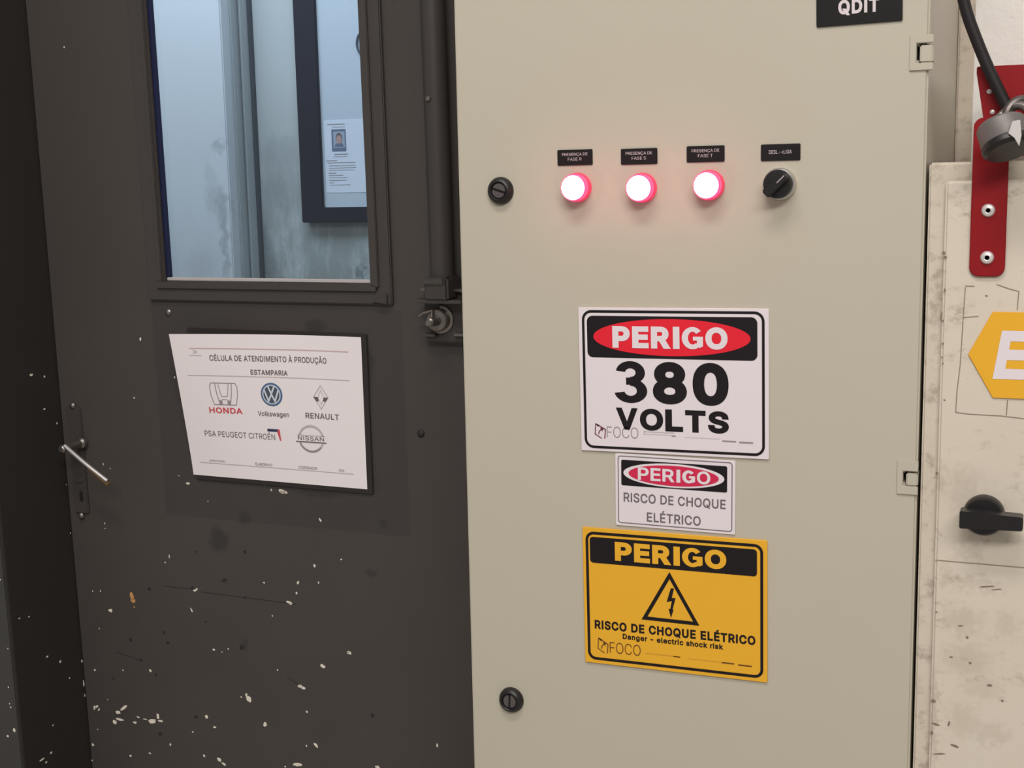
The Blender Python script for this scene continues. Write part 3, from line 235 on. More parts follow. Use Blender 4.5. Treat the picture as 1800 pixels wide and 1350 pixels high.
# ---------------------------------------------------------------- materials
def lin(c):
    return tuple(((u/255)/12.92 if u/255 <= 0.04045 else ((u/255+0.055)/1.055)**2.4) for u in c) + (1,)
class N:
    def __init__(s, name):
        s.m = bpy.data.materials.new(name); s.m.use_nodes = True; s.t = s.m.node_tree; s.n = s.t.nodes
        s.b = s.n['Principled BSDF']
    def new(s, t, **k):
        o = s.n.new(t)
        for a, b in k.items(): setattr(o, a, b)
        return o
    def l(s, a, b): s.t.links.new(a, b)
    def coord(s, scale=(1, 1, 1)):
        c = s.new('ShaderNodeTexCoord'); mp = s.new('ShaderNodeMapping'); mp.inputs['Scale'].default_value = scale
        s.l(c.outputs['Object'], mp.inputs['Vector']); return mp.outputs[0]
    def noise(s, scale, detail=4, rough=0.55, vec=None, stretch=(1, 1, 1)):
        n = s.new('ShaderNodeTexNoise'); n.inputs['Scale'].default_value = scale; n.inputs['Detail'].default_value = detail
        n.inputs['Roughness'].default_value = rough
        s.l(vec if vec is not None else s.coord(stretch), n.inputs['Vector']); return n.outputs['Fac']
    def rng(s, v, a, b, c=0.0, d=1.0):
        n = s.new('ShaderNodeMapRange'); n.interpolation_type = 'SMOOTHSTEP'; s.l(v, n.inputs[0])
        for i, q in zip((1, 2, 3, 4), (a, b, c, d)): n.inputs[i].default_value = q
        return n.outputs[0]
    def math(s, op, a, b):
        n = s.new('ShaderNodeMath', operation=op)
        for i, q in enumerate((a, b)):
            if isinstance(q, (int, float)): n.inputs[i].default_value = q
            else: s.l(q, n.inputs[i])
        return n.outputs[0]
    def mix(s, fac, a, b):
        n = s.new('ShaderNodeMix', data_type='RGBA')
        if isinstance(fac, (int, float)): n.inputs[0].default_value = fac
        else: s.l(fac, n.inputs[0])
        for i, q in ((6, a), (7, b)):
            if isinstance(q, tuple): n.inputs[i].default_value = q
            else: s.l(q, n.inputs[i])
        return n.outputs[2]
    def bump(s, h, dist, strength=0.3):
        n = s.new('ShaderNodeBump'); n.inputs['Distance'].default_value = dist; n.inputs['Strength'].default_value = strength
        s.l(h, n.inputs['Height']); s.l(n.outputs[0], s.b.inputs['Normal'])
    def set(s, rough=0.5, metal=0.0, spec=0.5):
        s.b.inputs['Roughness'].default_value = rough; s.b.inputs['Metallic'].default_value = metal
        s.b.inputs['Specular IOR Level'].default_value = spec
    def col(s, c):
        if isinstance(c, tuple): s.b.inputs['Base Color'].default_value = c
        else: s.l(c, s.b.inputs['Base Color'])
def mat(name, rgb, rough=0.5, metal=0.0, spec=0.5, var=0.06, scale=40, bump=0.0, bscale=400):
    m = N(name); m.set(rough, metal, spec); c = lin(rgb)
    d = tuple(u*(1-var) for u in c[:3])+(1,); e = tuple(min(1, u*(1+var)) for u in c[:3])+(1,)
    m.col(m.mix(m.noise(scale), d, e))
    if bump: m.bump(m.noise(bscale, 2), bump)
    return m.m
def emit(name, rgb, strength, rim=None):
    m = N(name); m.set(0.3); m.col(lin((230, 60, 80)))
    m.b.inputs['Emission Color'].default_value = rgb+(1,); m.b.inputs['Emission Strength'].default_value = strength
    return m.m

# cabinet enamel, with slight orange peel
M_CAB = mat('cabinet_enamel', (188, 181, 163), 0.42, spec=0.35, var=0.018, scale=9, bump=0.00008, bscale=900)
M_DARKGAP = mat('rubber_gasket', (24, 20, 17), 0.9)
M_BLACKP = mat('black_plastic', (23, 19, 20), 0.42, var=0.1, scale=120)
M_KNOB = mat('glossy_black_plastic', (21, 18, 19), 0.33, spec=0.55, var=0.08, scale=100)
M_BLACKPL = mat('black_plate', (20, 15, 17), 0.6, spec=0.3, var=0.08)
M_SLOT = mat('grey_lock_insert', (104, 96, 95), 0.35, 0.5)
M_INK = mat('black_ink', (24, 17, 20), 0.5, spec=0.3)
M_WINK = mat('white_engraving', (214, 202, 202), 0.6)
M_CHROME = mat('chrome', (205, 200, 196), 0.22, 0.95)
M_SIGNW = mat('white_sign_plastic', (226, 216, 218), 0.45, spec=0.3, var=0.01)
M_SIGNY = mat('yellow_sign_plastic', (232, 173, 46), 0.45, spec=0.3, var=0.015)
M_RED = mat('red_ink', (226, 34, 52), 0.5, spec=0.3)
M_CRIM = mat('crimson_ink', (206, 40, 78), 0.5, spec=0.3)
M_DARKRED = mat('dark_red_ink', (110, 40, 48), 0.6)
M_GREYINK = mat('grey_ink', (150, 140, 142), 0.6)
M_PALEINK = mat('pale_grey_ink', (192, 184, 186), 0.6)
M_BROWNINK = mat('brown_ink', (110, 66, 22), 0.6)
M_PALEBROWN = mat('pale_brown_ink', (200, 146, 52), 0.6)
M_PAPER = mat('office_paper', (238, 230, 230), 0.75, spec=0.2, var=0.012, scale=12)
M_TXT = mat('grey_print', (104, 96, 98), 0.7)
M_LITE = mat('light_print', (190, 181, 181), 0.7)
M_PINKL = mat('pink_print', (208, 176, 176), 0.7)
M_REDP = mat('red_print', (206, 72, 82), 0.7)
M_NAVY = mat('navy_print', (52, 56, 92), 0.7)
M_VWB = mat('blue_print', (78, 106, 142), 0.6)
M_VWG = mat('slate_print', (72, 84, 98), 0.6)
M_VWW = mat('pale_blue_print', (206, 212, 222), 0.6)
M_REDSTEEL = mat('red_painted_steel', (140, 12, 20), 0.45, spec=0.3, var=0.10, scale=60, bump=0.0001)
M_STEEL = mat('worn_steel', (140, 132, 126), 0.35, 0.85, var=0.2, scale=90)
M_BRASSY = mat('tarnished_steel', (104, 97, 92), 0.4, 0.8, var=0.25, scale=120)
M_CABLE = mat('black_cable_sheath', (29, 25, 25), 0.55, spec=0.35, var=0.12, scale=200)
M_RIVET = mat('aluminium_rivet', (222, 216, 212), 0.35, 0.4)
M_HOLE = mat('dark_hole', (22, 18, 16), 0.9)
M_SILVER = mat('brushed_lever', (196, 190, 186), 0.38, 0.7)
M_WOODY = mat('yellowed_lever_grip', (132, 102, 56), 0.55)
M_FRAMEN = mat('navy_board_frame', (10, 12, 36), 0.5)
M_BOARD = mat('white_board_surface', (206, 216, 226), 0.5, var=0.01, scale=5)
M_SHEETN = mat('printed_sheet', (232, 238, 250), 0.7, var=0.01)
M_SKIN = mat('printed_skin', (196, 160, 152), 0.7)
M_HAIR = mat('printed_hair', (92, 84, 92), 0.7)
M_PHOTO = mat('photo_background', (170, 182, 196), 0.6)
M_SHIRT = mat('printed_shirt', (110, 124, 150), 0.7)
M_CHIPW = mat('bare_primer_cream', (228, 218, 202), 0.8, var=0.12, scale=200)
M_CHIPO = mat('rust_orange_primer', (196, 146, 88), 0.8, var=0.15, scale=200)
M_CHIPD = mat('dark_scratch', (40, 35, 33), 0.8)
M_TRIMB = mat('office_door_trim', (178, 184, 186), 0.6, var=0.08, scale=14)

def stains(m, base, spots, rgb, wobble=0.03, wscale=30):
    tc = m.new('ShaderNodeTexCoord'); wob = m.new('ShaderNodeTexNoise'); wob.inputs['Scale'].default_value = wscale; wob.inputs['Detail'].default_value = 5
    m.l(tc.outputs['Object'], wob.inputs['Vector'])
    add = m.new('ShaderNodeVectorMath', operation='MULTIPLY_ADD')
    m.l(wob.outputs['Color'], add.inputs[0]); add.inputs[1].default_value = (wobble, 0, wobble); m.l(tc.outputs['Object'], add.inputs[2])
    for (x, z, rx, rz, k) in spots:
        v = m.new('ShaderNodeVectorMath', operation='SUBTRACT'); m.l(add.outputs[0], v.inputs[0]); v.inputs[1].default_value = (x+wobble/2, 0, z+wobble/2)
        w = m.new('ShaderNodeVectorMath', operation='MULTIPLY'); m.l(v.outputs[0], w.inputs[0]); w.inputs[1].default_value = (1/rx, 0, 1/rz)
        q = m.new('ShaderNodeVectorMath', operation='LENGTH'); m.l(w.outputs[0], q.inputs[0])
        base = m.mix(m.math('MULTIPLY', m.rng(q.outputs['Value'], 0.3, 1.3, 1, 0), k), base, lin(rgb))
    return base
def door_paint():
    m = N('door_grey_paint'); m.set(0.5, spec=0.35)
    c0 = lin((67, 62, 59)); c1 = lin((77, 72, 68))
    base = m.mix(m.noise(3.5, 5), c0, c1)
    fine = m.rng(m.noise(24, 6, 0.7), 0.60, 0.74)
    base = m.mix(m.math('MULTIPLY', fine, 0.28), base, lin((50, 46, 44)))
    tc = m.new('ShaderNodeTexCoord'); wob = m.new('ShaderNodeTexNoise'); wob.inputs['Scale'].default_value = 45
    m.l(tc.outputs['Object'], wob.inputs['Vector'])
    add = m.new('ShaderNodeVectorMath', operation='MULTIPLY_ADD')
    m.l(wob.outputs['Color'], add.inputs[0]); add.inputs[1].default_value = (0.022, 0, 0.022); m.l(tc.outputs['Object'], add.inputs[2])
    for (px, py, rx, rz, k) in ((385, 948, 26, 30, 0.5), (430, 912, 17, 15, 0.45), (553, 572, 26, 14, 0.5), (648, 640, 12, 42, 0.45),
                                (672, 918, 14, 8, 0.4), (560, 868, 60, 9, 0.4), (655, 1008, 14, 8, 0.4), (430, 1135, 12, 14, 0.3)):
        x, z = at(px, py, DOOR); s = 0.00066
        v = m.new('ShaderNodeVectorMath', operation='SUBTRACT'); m.l(add.outputs[0], v.inputs[0]); v.inputs[1].default_value = (x+.011, 0, z+.011)
        w = m.new('ShaderNodeVectorMath', operation='MULTIPLY'); m.l(v.outputs[0], w.inputs[0]); w.inputs[1].default_value = (1/(rx*s), 0, 1/(rz*s))
        q = m.new('ShaderNodeVectorMath', operation='LENGTH'); m.l(w.outputs[0], q.inputs[0])
        base = m.mix(m.math('MULTIPLY', m.rng(q.outputs['Value'], 0.6, 1.25, 1, 0), k), base, lin((38, 34, 33)))
    # paler patch of repainting round the notice
    x0, z0 = at(292, 905, DOOR); x1, z1 = at(706, 545, DOOR)
    sp = m.new('ShaderNodeSeparateXYZ'); m.l(tc.outputs['Object'], sp.inputs[0])
    ax = m.math('ABSOLUTE', m.math('SUBTRACT', sp.outputs[0], (x0+x1)/2), 0)
    az = m.math('ABSOLUTE', m.math('SUBTRACT', sp.outputs[2], (z0+z1)/2), 0)
    inside = m.math('MULTIPLY', m.rng(ax, (x1-x0)/2-.002, (x1-x0)/2+.001, 1, 0), m.rng(az, (z1-z0)/2-.002, (z1-z0)/2+.001, 1, 0))
    base = m.mix(m.math('MULTIPLY', inside, 0.35), base, lin((54, 50, 48)))
    m.col(base); m.bump(m.noise(160, 3), 0.0002, 0.35)
    return m.m
M_DOOR = door_paint()
M_DOORTRIM = mat('trim_grey_paint', (68, 63, 60), 0.48, spec=0.4, var=0.06, scale=30)
M_JAMB = mat('jamb_grey_paint', (50, 46, 44), 0.6, spec=0.25, var=0.08, scale=14)
M_WALLGREY = mat('wall_grey_paint', (62, 60, 57), 0.6, var=0.08, scale=10)

def box_paint():
    m = N('scuffed_box_enamel'); m.set(0.5, spec=0.3)
    base = m.mix(m.noise(7, 5), lin((206, 194, 175)), lin((217, 207, 191)))
    blot = m.rng(m.noise(42, 8, 0.72, stretch=(1, 1, 1.6)), 0.52, 0.72)
    big = m.rng(m.noise(9, 3), 0.40, 0.62)
    base = m.mix(m.math('MULTIPLY', m.math('MULTIPLY', blot, big), 0.8), base, lin((150, 134, 112)))
    spk = m.rng(m.noise(190, 3, 0.6), 0.68, 0.76)
    base = m.mix(m.math('MULTIPLY', spk, 0.35), base, lin((120, 104, 84)))
    sm = []
    for (px, py, rx, rz, k) in ((1690, 1090, .022, .016, .4), (1700, 1160, .026, .018, .4), (1725, 1210, .02, .012, .3), (1770, 1100, .012, .016, .3), (1690, 1265, .016, .02, .35), (1745, 1290, .02, .012, .35), (1690, 870, .014, .02, .3), (1665, 1010, .008, .012, .4),
                                (1720, 1030, .03, .008, .3), (1655, 845, .006, .02, .35), (1640, 1260, .005, .06, .5), (1700, 840, .02, .012, .22), (1700, 968, .016, .010, .35)):
        x, z = at(px, py, FACE, -.0058); sm.append((x-.05, z-.62, rx, rz, k))
    base = stains(m, base, [q[:4]+(q[4]*.6,) for q in sm], (150, 134, 112), .034, 150)
    m.col(base); m.bump(m.noise(60, 5), 0.0006, 0.35); return m.m
M_BOX = box_paint()
def flange_paint():
    m = N('dirty_flange_enamel'); m.set(0.5, spec=0.3)
    base = m.mix(m.noise(10, 5), lin((200, 188, 168)), lin((212, 202, 186)))
    b = m.rng(m.noise(55, 7, 0.7), 0.48, 0.70)
    base = m.mix(m.math('MULTIPLY', b, 0.6), base, lin((142, 128, 110)))
    m.col(base); m.bump(m.noise(80, 5), 0.0008, 0.4); return m.m
M_FLANGE = flange_paint()
def plaster():
    m = N('white_rough_plaster'); m.set(0.85, spec=0.2)
    base = m.mix(m.noise(12, 6), lin((240, 238, 230)), lin((250, 249, 244)))
    b = m.rng(m.noise(38, 8, 0.75), 0.58, 0.74)
    base = m.mix(m.math('MULTIPLY', b, 0.45), base, lin((178, 168, 158)))
    m.col(base); m.bump(m.noise(45, 8, 0.7), 0.004, 0.5); return m.m
M_PLASTER = plaster()
def office_wall(name, a, b, dirt, lo, hi, k, spots=()):
    """painted office wall; hand marks and grime get denser towards its foot"""
    m = N(name); m.set(0.7, spec=0.2)
    base = m.mix(m.noise(3, 5), lin(a), lin(b))
    tc = m.new('ShaderNodeTexCoord'); sp = m.new('ShaderNodeSeparateXYZ'); m.l(tc.outputs['Object'], sp.inputs[0])
    n = m.noise(9, 7, 0.7, stretch=(2.2, 1, 0.8))
    g = m.math('MULTIPLY', m.rng(sp.outputs[2], lo, hi, 1, 0), m.rng(n, 0.30, 0.62))
    base = m.mix(m.math('MULTIPLY', g, k), base, lin(dirt))
    if spots: base = stains(m, base, spots, (84, 94, 100), 0.055, 55)
    m.col(base); return m.m
M_OFFL = office_wall('office_panel_paint', (214, 220, 224), (222, 226, 230), (160, 168, 170), 0.85, 1.5, 0.35, [at(px, py, FACE, 1.5)+(rx, rz, k) for px, py, rx, rz, k in ((384, 258, .02, .02, .3), (376, 350, .03, .05, .2), (392, 372, .02, .06, .3), (368, 300, .02, .03, .12), (352, 470, .05, .05, .12), (396, 440, .012, .09, .3))])
M_OFFR = office_wall('office_wall_paint', (196, 202, 202), (208, 212, 212), (124, 130, 124), 1.0, 1.75, 0.85, [at(px, py, FACE, 1.6)+(rx, rz, k) for px, py, rx, rz, k in ((437, 330, .012, .16, .5), (444, 430, .02, .13, .75), (448, 485, .03, .10, .8), (458, 440, .04, .10, .3), (434, 150, .008, .2, .4), (635, 480, .02, .015, .5), (490, 270, .06, .05, .2), (500, 340, .08, .06, .25))])
M_CONC = mat('grey_concrete', (176, 170, 160), 0.85, var=0.15, scale=6)
M_CEIL = mat('ceiling_white', (200, 198, 194), 0.9)

def glass():
    m = N('window_glass'); t = m.t; m.n.remove(m.b); out = m.n['Material Output']
    tr = m.new('ShaderNodeBsdfTransparent'); tr.inputs[0].default_value = (0.90, 0.95, 0.98, 1)
    gl = m.new('ShaderNodeBsdfGlossy'); gl.inputs['Roughness'].default_value = 0.03
    fr = m.new('ShaderNodeFresnel'); fr.inputs[0].default_value = 1.45
    mx = m.new('ShaderNodeMixShader'); m.l(fr.outputs[0], mx.inputs[0]); m.l(tr.outputs[0], mx.inputs[1]); m.l(gl.outputs[0], mx.inputs[2])
    m.l(mx.outputs[0], out.inputs[0]); return m.m
M_GLASS = glass()
M_LENS = emit('lit_lens', (1.0, 0.22, 0.32), 62.0)
M_LENSRIM = emit('lit_lens_rim', (1.0, 0.07, 0.22), 1.7)
M_COLLAR = emit('lit_red_collar', (1.0, 0.05, 0.18), 0.5)

# ================================================================ setting
# ---- right-hand wall behind the cabinet and the box
struct(obj('wall_right', G().box(-0.62, 1.6, 0.36, 0.50, 0, 2.9), M_PLASTER))
g = G(); g.box(-2.6, 1.6, -4.2, 2.2, -0.05, 0.0); struct(obj('floor', g, M_CONC))
# ---- grey wall and reveal to the left of the door (its right side is the reveal)
DL = at(100, 660, DOOR)[0]                      # x of the door's left edge
DR = -0.625                                     # right edge, hidden behind the cabinet
WF = -0.142                                     # the wall's face stands forward of the door
def dmesh(name, g, m, parent=None, **k): return obj(name, g, m, parent, DOOR if parent is None else None, **k)
g = G(); g.box(DL-0.9, DL-0.002, WF, 0.12, -1.15, 1.75)
wl = struct(dmesh('wall_left', g, M_WALLGREY, bevel=0.003), None)
g = G(); g.box(DL-0.0035, DL-0.0005, WF+0.003, 0.045, -1.15, 0.98)
rv = struct(dmesh('trim_1', g, M_JAMB))
g = G(); g.box(DL-0.9, DR+0.0, WF, 0.12, 0.99, 1.75)
struct(dmesh('wall_front', g, M_WALLGREY))
# ---- office behind the door
struct(obj('wall_back', G().box(-2.9, -0.3, 1.60, 1.70, 0, 2.75), M_OFFR))
struct(obj('ceiling', G().box(-2.9, -0.3, 0.45, 1.70, 2.75, 2.8), M_CEIL))
xa = at(399, 250, FACE, 1.50)[0]; xb = at(416, 250, FACE, 1.53)[0]; xc = at(434, 250, FACE, 1.56)[0]
struct(obj('wall_office', G().box(-2.9, xa, 1.50, 1.60, 0, 2.75), M_OFFL, bevel=0.003))
struct(obj('trim_2', G().box(xa-0.01, xb, 1.53, 1.60, 0, 2.75), M_TRIMB, bevel=0.003))
struct(obj('trim_3', G().box(xb+0.004, xc, 1.556, 1.60, 0, 2.75), M_TRIMB, bevel=0.005))
M_SEAM = mat('grimy_seam', (70, 78, 86), 0.8)
struct(obj('trim_4', G().box(xb-.001, xb+.007, 1.570, 1.60, 0, 2.75), M_SEAM))
struct(obj('trim_5', G().box(xc-.002, xc+.008, 1.588, 1.60, 0, 2.75), M_SEAM))
struct(obj('trim_6', G().box(-.1185, -.1010, .350, .3602, 0, 2.9), M_FLANGE, bevel=.002))
struct(obj('wall_end', G().box(-0.36, -0.3, 0.50, 1.6, 0, 2.75), M_OFFR))
struct(obj('wall_side', G().box(-2.9, -2.84, 0.45, 1.5, 0, 2.75), M_OFFL))

# ---- the door
door = bpy.data.objects.new('door_1', None); C.objects.link(door); door.matrix_world = DOOR
door['kind'] = 'structure'; door['label'] = 'dark grey painted metal door with a glazed upper half and chipped paint'
TH = 0.045
gx0 = (at(252, 0, DOOR, -.011)[0]+at(280, 490, DOOR, -.011)[0])/2; gx1 = (at(635, 0, DOOR)[0]+at(657, 495, DOOR)[0])/2
gz0 = at(470, 496, DOOR)[1]; gz1 = 0.86
def rect(x0, x1, z0, z1): return [(x0, z0), (x1, z0), (x1, z1), (x0, z1)]
g = G(); g.ringprism(rect(DL+0.003, DR, -1.14, 0.98), rect(gx0, gx1, gz0, gz1), 0.0, .004)
g.ringprism(rect(DL+0.003, DR, -1.14, 0.98), rect(gx0-.05, gx1+.03, gz0-.0, gz1+.03), .004, TH)
obj('door_leaf', g, M_DOOR, door)
ox0, ox1 = gx0-0.027, at(682, 265, DOOR)[0]; oz0 = at(475, 531, DOOR)[1]
zs = at(475, 505, DOOR)[1]
g = G(); g.ringprism(rect(ox0, ox1, oz0, gz1+0.03), rect(gx0+.002, gx1-.002, gz0-0.009, gz1), -0.007, -0.0002)
obj('window_frame', g, M_DOORTRIM, door, bevel=0.0016)
# glazing beads, one each side, butt-jointed
for (a, b, c, d) in ((gx0-.010, gx1+.008, gz0-.010, gz0), (gx0-.006, gx0, gz0, gz1), (gx1, gx1+.012, gz0-.004, gz1), (gx0-.006, gx1+.012, gz1, gz1+.008)):
    obj('glazing_bead', G().box(a, b, -0.011, -0.0068, c, d), M_DOORTRIM, door, bevel=0.001)
obj('sill_highlight', G().box(gx0+.001, gx1-.001, .0005, .0046, gz0+.0004, gz0+.0050), mat('pale_sill_highlight', (196, 188, 184), 0.6), door, bevel=.0006)  # pale strip painted in for the light the sill reflects
obj('glazing_gasket', G().box(gx0+.0002, gx0+.0085, .0006, .0047, gz0+.0052, gz1), mat('navy_rubber_gasket', (28, 34, 66), 0.5), door, bevel=.0006)
obj('pane', G().box(gx0-.02, gx1+.02, 0.005, 0.009, gz0+.0008, gz1+.02), M_GLASS, door)
# raised corner of the frame, bottom right
g = G(); x, z = at(683, 531, DOOR); g.prism([(x-.02, z+.001), (x+.003, z-.002), (x+.003, z+.012)], -0.011, -0.007); obj('bent_corner', g, M_DOORTRIM, door, bevel=.0008)

# lock plate, lever and keyhole on the left edge
px_, pz_ = at(139, 808, DOOR)
pl = obj('lock_plate', G().prism(rrect(px_-.013, px_+.013, pz_-.083, pz_+.083, .004), -0.004, -0.0002), M_DOORTRIM, door, bevel=.001)
for (px, py) in ((131, 712), (146, 905)):
    x, z = at(px, py, DOOR)
    obj('screw', G().lathe([(0, -.0078), (.0028, -.0072), (.0045, -.0055), (.0050, -.0039)], 16, x, z), M_STEEL, pl, smooth=True)
x, z = at(146, 869, DOOR); obj('keyhole', G().prism(rrect(x-.003, x+.003, z-.010, z+.006, .0028), -.0046, -.0039), M_HOLE, pl)
x, z = at(143, 842, DOOR); obj('keyhole_cover', G().prism(rrect(x-.006, x+.006, z-.004, z+.003, .002), -.0065, -.0039), M_STEEL, pl, bevel=.0008)
hx, hz = at(149, 777, DOOR)
hd = obj('door_handle', G().lathe([(.0085, -.0039), (.0085, -.010), (.0062, -.013), (.0058, -.044), (.0062, -.046), (.0060, -.051), (.004, -.053), (0, -.053)], 20, hx, hz), M_STEEL, door, smooth=True)
lx0, lz0 = at(112, 784, DOOR, -.052); lx1, lz1 = at(187, 846, DOOR, -.052)
P = [Vector((lx0, -.050, lz0)), Vector((lx0*.5+lx1*.5, -.0515, lz0*.5+lz1*.5)), Vector((lx1, -.050, lz1))]
g = G(); g.tube(spline(P, 6), .0031, 10); obj('lever', g, M_SILVER, hd, smooth=True)
d = (P[2]-P[0]).normalized(); q0 = P[0].lerp(P[2], .55); q1 = P[0].lerp(P[2], .985); off = Vector((-.001, .004, -.0055))
obj('lever_grip', G().tube([q0+off, (q0+q1)/2+off*1.25, q1+off*1.3], .0034, 10), M_WOODY, hd, smooth=True)

# vertical bolt rod with guide and bracket
rx0 = at(764, 250, DOOR)[0]; rx1 = at(792, 250, DOOR)[0]; rxc = (rx0+rx1)/2+.003; rr = (rx1-rx0)/2+.004
z_top = at(785, 485, DOOR)[1]
g = G(); g.tube([(rxc, -.022, z_top-.004), (rxc, -.022, 0.9)], rr, 24); obj('bolt_rod', g, M_DOORTRIM, door, smooth=True)
x, z = at(775, 173, DOOR, -.03)
obj('rod_screw', G().lathe([(0, -.040), (.003, -.0395), (.0042, -.037), (.0042, -.034)], 14, rxc-.003, z), M_STEEL, door, smooth=True)
x0, z1 = at(738, 512, DOOR, -.02); _, z0 = at(760, 603, DOOR, -.02)
xr = rxc+.034
br = obj('latch_bracket', G().box(x0+.002, xr, -.014, -.0004, z0, z1), M_DOORTRIM, door, bevel=.002)
obj('bracket_flange', G().box(x0+.001, xr, -.040, -.0135, z1-.0135, z1-.0085), M_BRASSY, br, bevel=.0012)
obj('bracket_tab', G().box(x0+.002, x0+.020, -.024, -.0135, z1+.001, z1+.0045), M_STEEL, br, bevel=.0012)
obj('bracket_tab', G().box(rxc+.014, rxc+.030, -.024, -.0004, z1+.000, z1+.0035), M_STEEL, br, bevel=.0012)
obj('rod_guide', G().box(rxc-.017, rxc+.017, -.044, -.0004, z1-.010, z_top+.003), M_DOORTRIM, br, bevel=.003)
obj('guide_lip', G().box(rxc-.017, rxc+.013, -.047, -.042, z_top-.007, z_top+.002), M_BRASSY, br, bevel=.0015)
bx, bz = at(772, 562, DOOR, -.02)
pr = [(.0185, -.0135), (.0185, -.017), (.014, -.018), (.0150, -.0195), (.0150, -.027), (.0135, -.029), (.0072, -.0295), (.0062, -.031), (.0062, -.050), (.004, -.052), (0, -.052)]
obj('bracket_bolt', G().lathe(pr, 24, bx, bz), M_STEEL, br, smooth=True)
obj('bracket_plate', G().box(x0+.006, x0+.028, -.018, -.0135, bz+.004, z1-.014), M_DOORTRIM, br, bevel=.0015)
tx, tz = at(746, 550, DOOR, -.03)
obj('split_pin', G().tube([(tx-.007, -.032, tz-.004), (tx, -.033, tz), (tx+.012, -.030, tz+.003), (bx-.004, -.034, bz+.004)], .0024, 10), M_STEEL, br, smooth=True)
obj('bracket_tab', G().box(x0+.004, x0+.020, -.020, -.0135, z0+.008, z0+.012), M_BRASSY, br, bevel=.001)
obj('bracket_tab', G().box(rxc+.013, rxc+.028, -.022, -.0135, z0+.010, z0+.0135), M_STEEL, br, bevel=.001)
for (px, py) in ((740, 762), (296, 549)):
    x, z = at(px, py, DOOR)
    obj('screw', G().lathe([(0, -.0035), (.003, -.003), (.0052, -.0012), (.0056, -.0002)], 14, x, z), M_JAMB if px > 500 else M_STEEL, door, smooth=True)

# chipped paint: thin flakes of bare primer where the paint has come off
def flake(g, x, z, w, h, ang=0.0, y=-.0003, n=11, frame=None):
    c, s = math.cos(ang), math.sin(ang); p = []
    for k in range(n):
        a = 2*PI*k/n; r = random.uniform(.68, 1.12)
        u, v = w/2*r*math.cos(a), h/2*r*math.sin(a); p.append((x+u*c-v*s, z+u*s+v*c))
    g.flat(p, y)
chips = []
for (cx, cy, w, h, *r) in ((1005,95,9,34),(657,415,35,25),(1160,293,40,18,.5),(1137,412,12,35,.4),(1270,648,22,14),(1355,643,10,12),(1318,662,12,7),
    (563,768,15,20),(730,770,12,10),(893,772,22,24),(672,815,13,16),(495,850,22,62),(575,985,34,18,.6),(560,992,14,40),(588,1002,24,14,.9),
    (735,992,66,20,.62),(700,1018,44,26),(708,1060,68,18,-.1),(682,1078,32,34),(820,1048,22,12),(800,1080,35,15),(860,1060,40,6),(905,1072,62,34,.2),
    (938,1042,24,46),(952,1070,40,16),(580,1120,10,8),(552,1213,22,22),(775,1277,18,16),(547,1305,10,12),(890,1262,20,12),(1012,1210,16,20),(1225,1045,24,28),
    (1275,1108,26,16),(1145,1135,14,14),(1212,1277,18,20),(1302,1300,34,26,-.5),(1328,1325,36,22,-.3),(1475,938,40,48,.5),(1462,915,18,26),(1432,928,14,12),
    (485,715,14,24),(502,918,12,22),(550,300,9,12),(597,300,9,14),(590,522,8,10),(640,945,9,9),(980,130,12,10)):
    chips.append((cx/3.3756, 950+cy/3.3756, w/3.3756, h/3.3756, r[0] if r else 0))
for (cx, cy, w, h, *r) in ((262,38,52,20,-.15),(208,30,8,14),(440,172,12,24,.6),(413,390,14,16),(335,470,12,24,-.5),(328,520,10,14),(432,470,8,14),(173,470,12,10),
    (292,565,42,18,-.4),(213,628,6,10),(577,802,30,16,-.2),(452,866,28,22),(343,960,24,18),(360,970,26,18),(377,1083,14,14),(178,1143,20,30),
    (420,1242,18,32,.7),(375,1245,8,14),(332,1333,50,24,.15),(275,1343,10,10),(995,1243,10,26),(712,1345,26,16),(238,885,8,10),(540,360,10,8)):
    chips.append((400+cx/2.7, 850+cy/2.7, w/2.7, h/2.7, r[0] if r else 0))
for (cx, cy, w, h) in ((1062,222,16,14),(818,745,9,24),(873,780,14,8),(520,910,18,24),(830,1215,10,20),(832,1255,9,10),(555,1293,20,18)):
    chips.append((cx/4.5, 650+cy/4.5, w/4.5, h/4.5, 0))
for (cx, cy, w, h) in ((108,410,12,16),(200,1150,42,18),(740,1160,10,14),(862,1208,72,24),(137,1097,10,8),(340,1275,14,6),(785,1195,8,14)):
    chips.append((280+cx/3.971, 560+cy/3.971, w/3.971, h/3.971, 0))
chips += [(247, 596, 4, 7, 0), (113, 83, 3, 4, 0), (612, 1147, 5, 7, 0)]
g = G()
for (px, py, w, h, a) in chips:
    x, z = at(px, py, DOOR); flake(g, x, z, w*.00084, h*.00080, a)
o = obj('paint_chips', g, M_CHIPW, door, solid=False); o['kind'] = 'stuff'; o['label'] = 'cream primer showing where door paint has chipped off'
g = G()
for (px, py, w, h, a) in ((232, 1048, 9, 20, .15), (234, 1056, 13, 10, 0), (236, 1067, 4, 4, 0), (148, 1221, 4, 6, 0)):
    x, z = at(px, py, DOOR); flake(g, x, z, w*.00084, h*.00080, a)
o = obj('rust_chips', g, M_CHIPO, door, solid=False); o['kind'] = 'stuff'; o['label'] = 'orange rusty paint chips'
g = G()
for a, b in (((285, 1030), (345, 1036)), ((352, 1040), (520, 1062)), ((205, 1146), (250, 1162)), ((505, 1190), (528, 1206))):
    g.stroke([at(*a, DOOR), at(*b, DOOR)], .0009, -.0003)
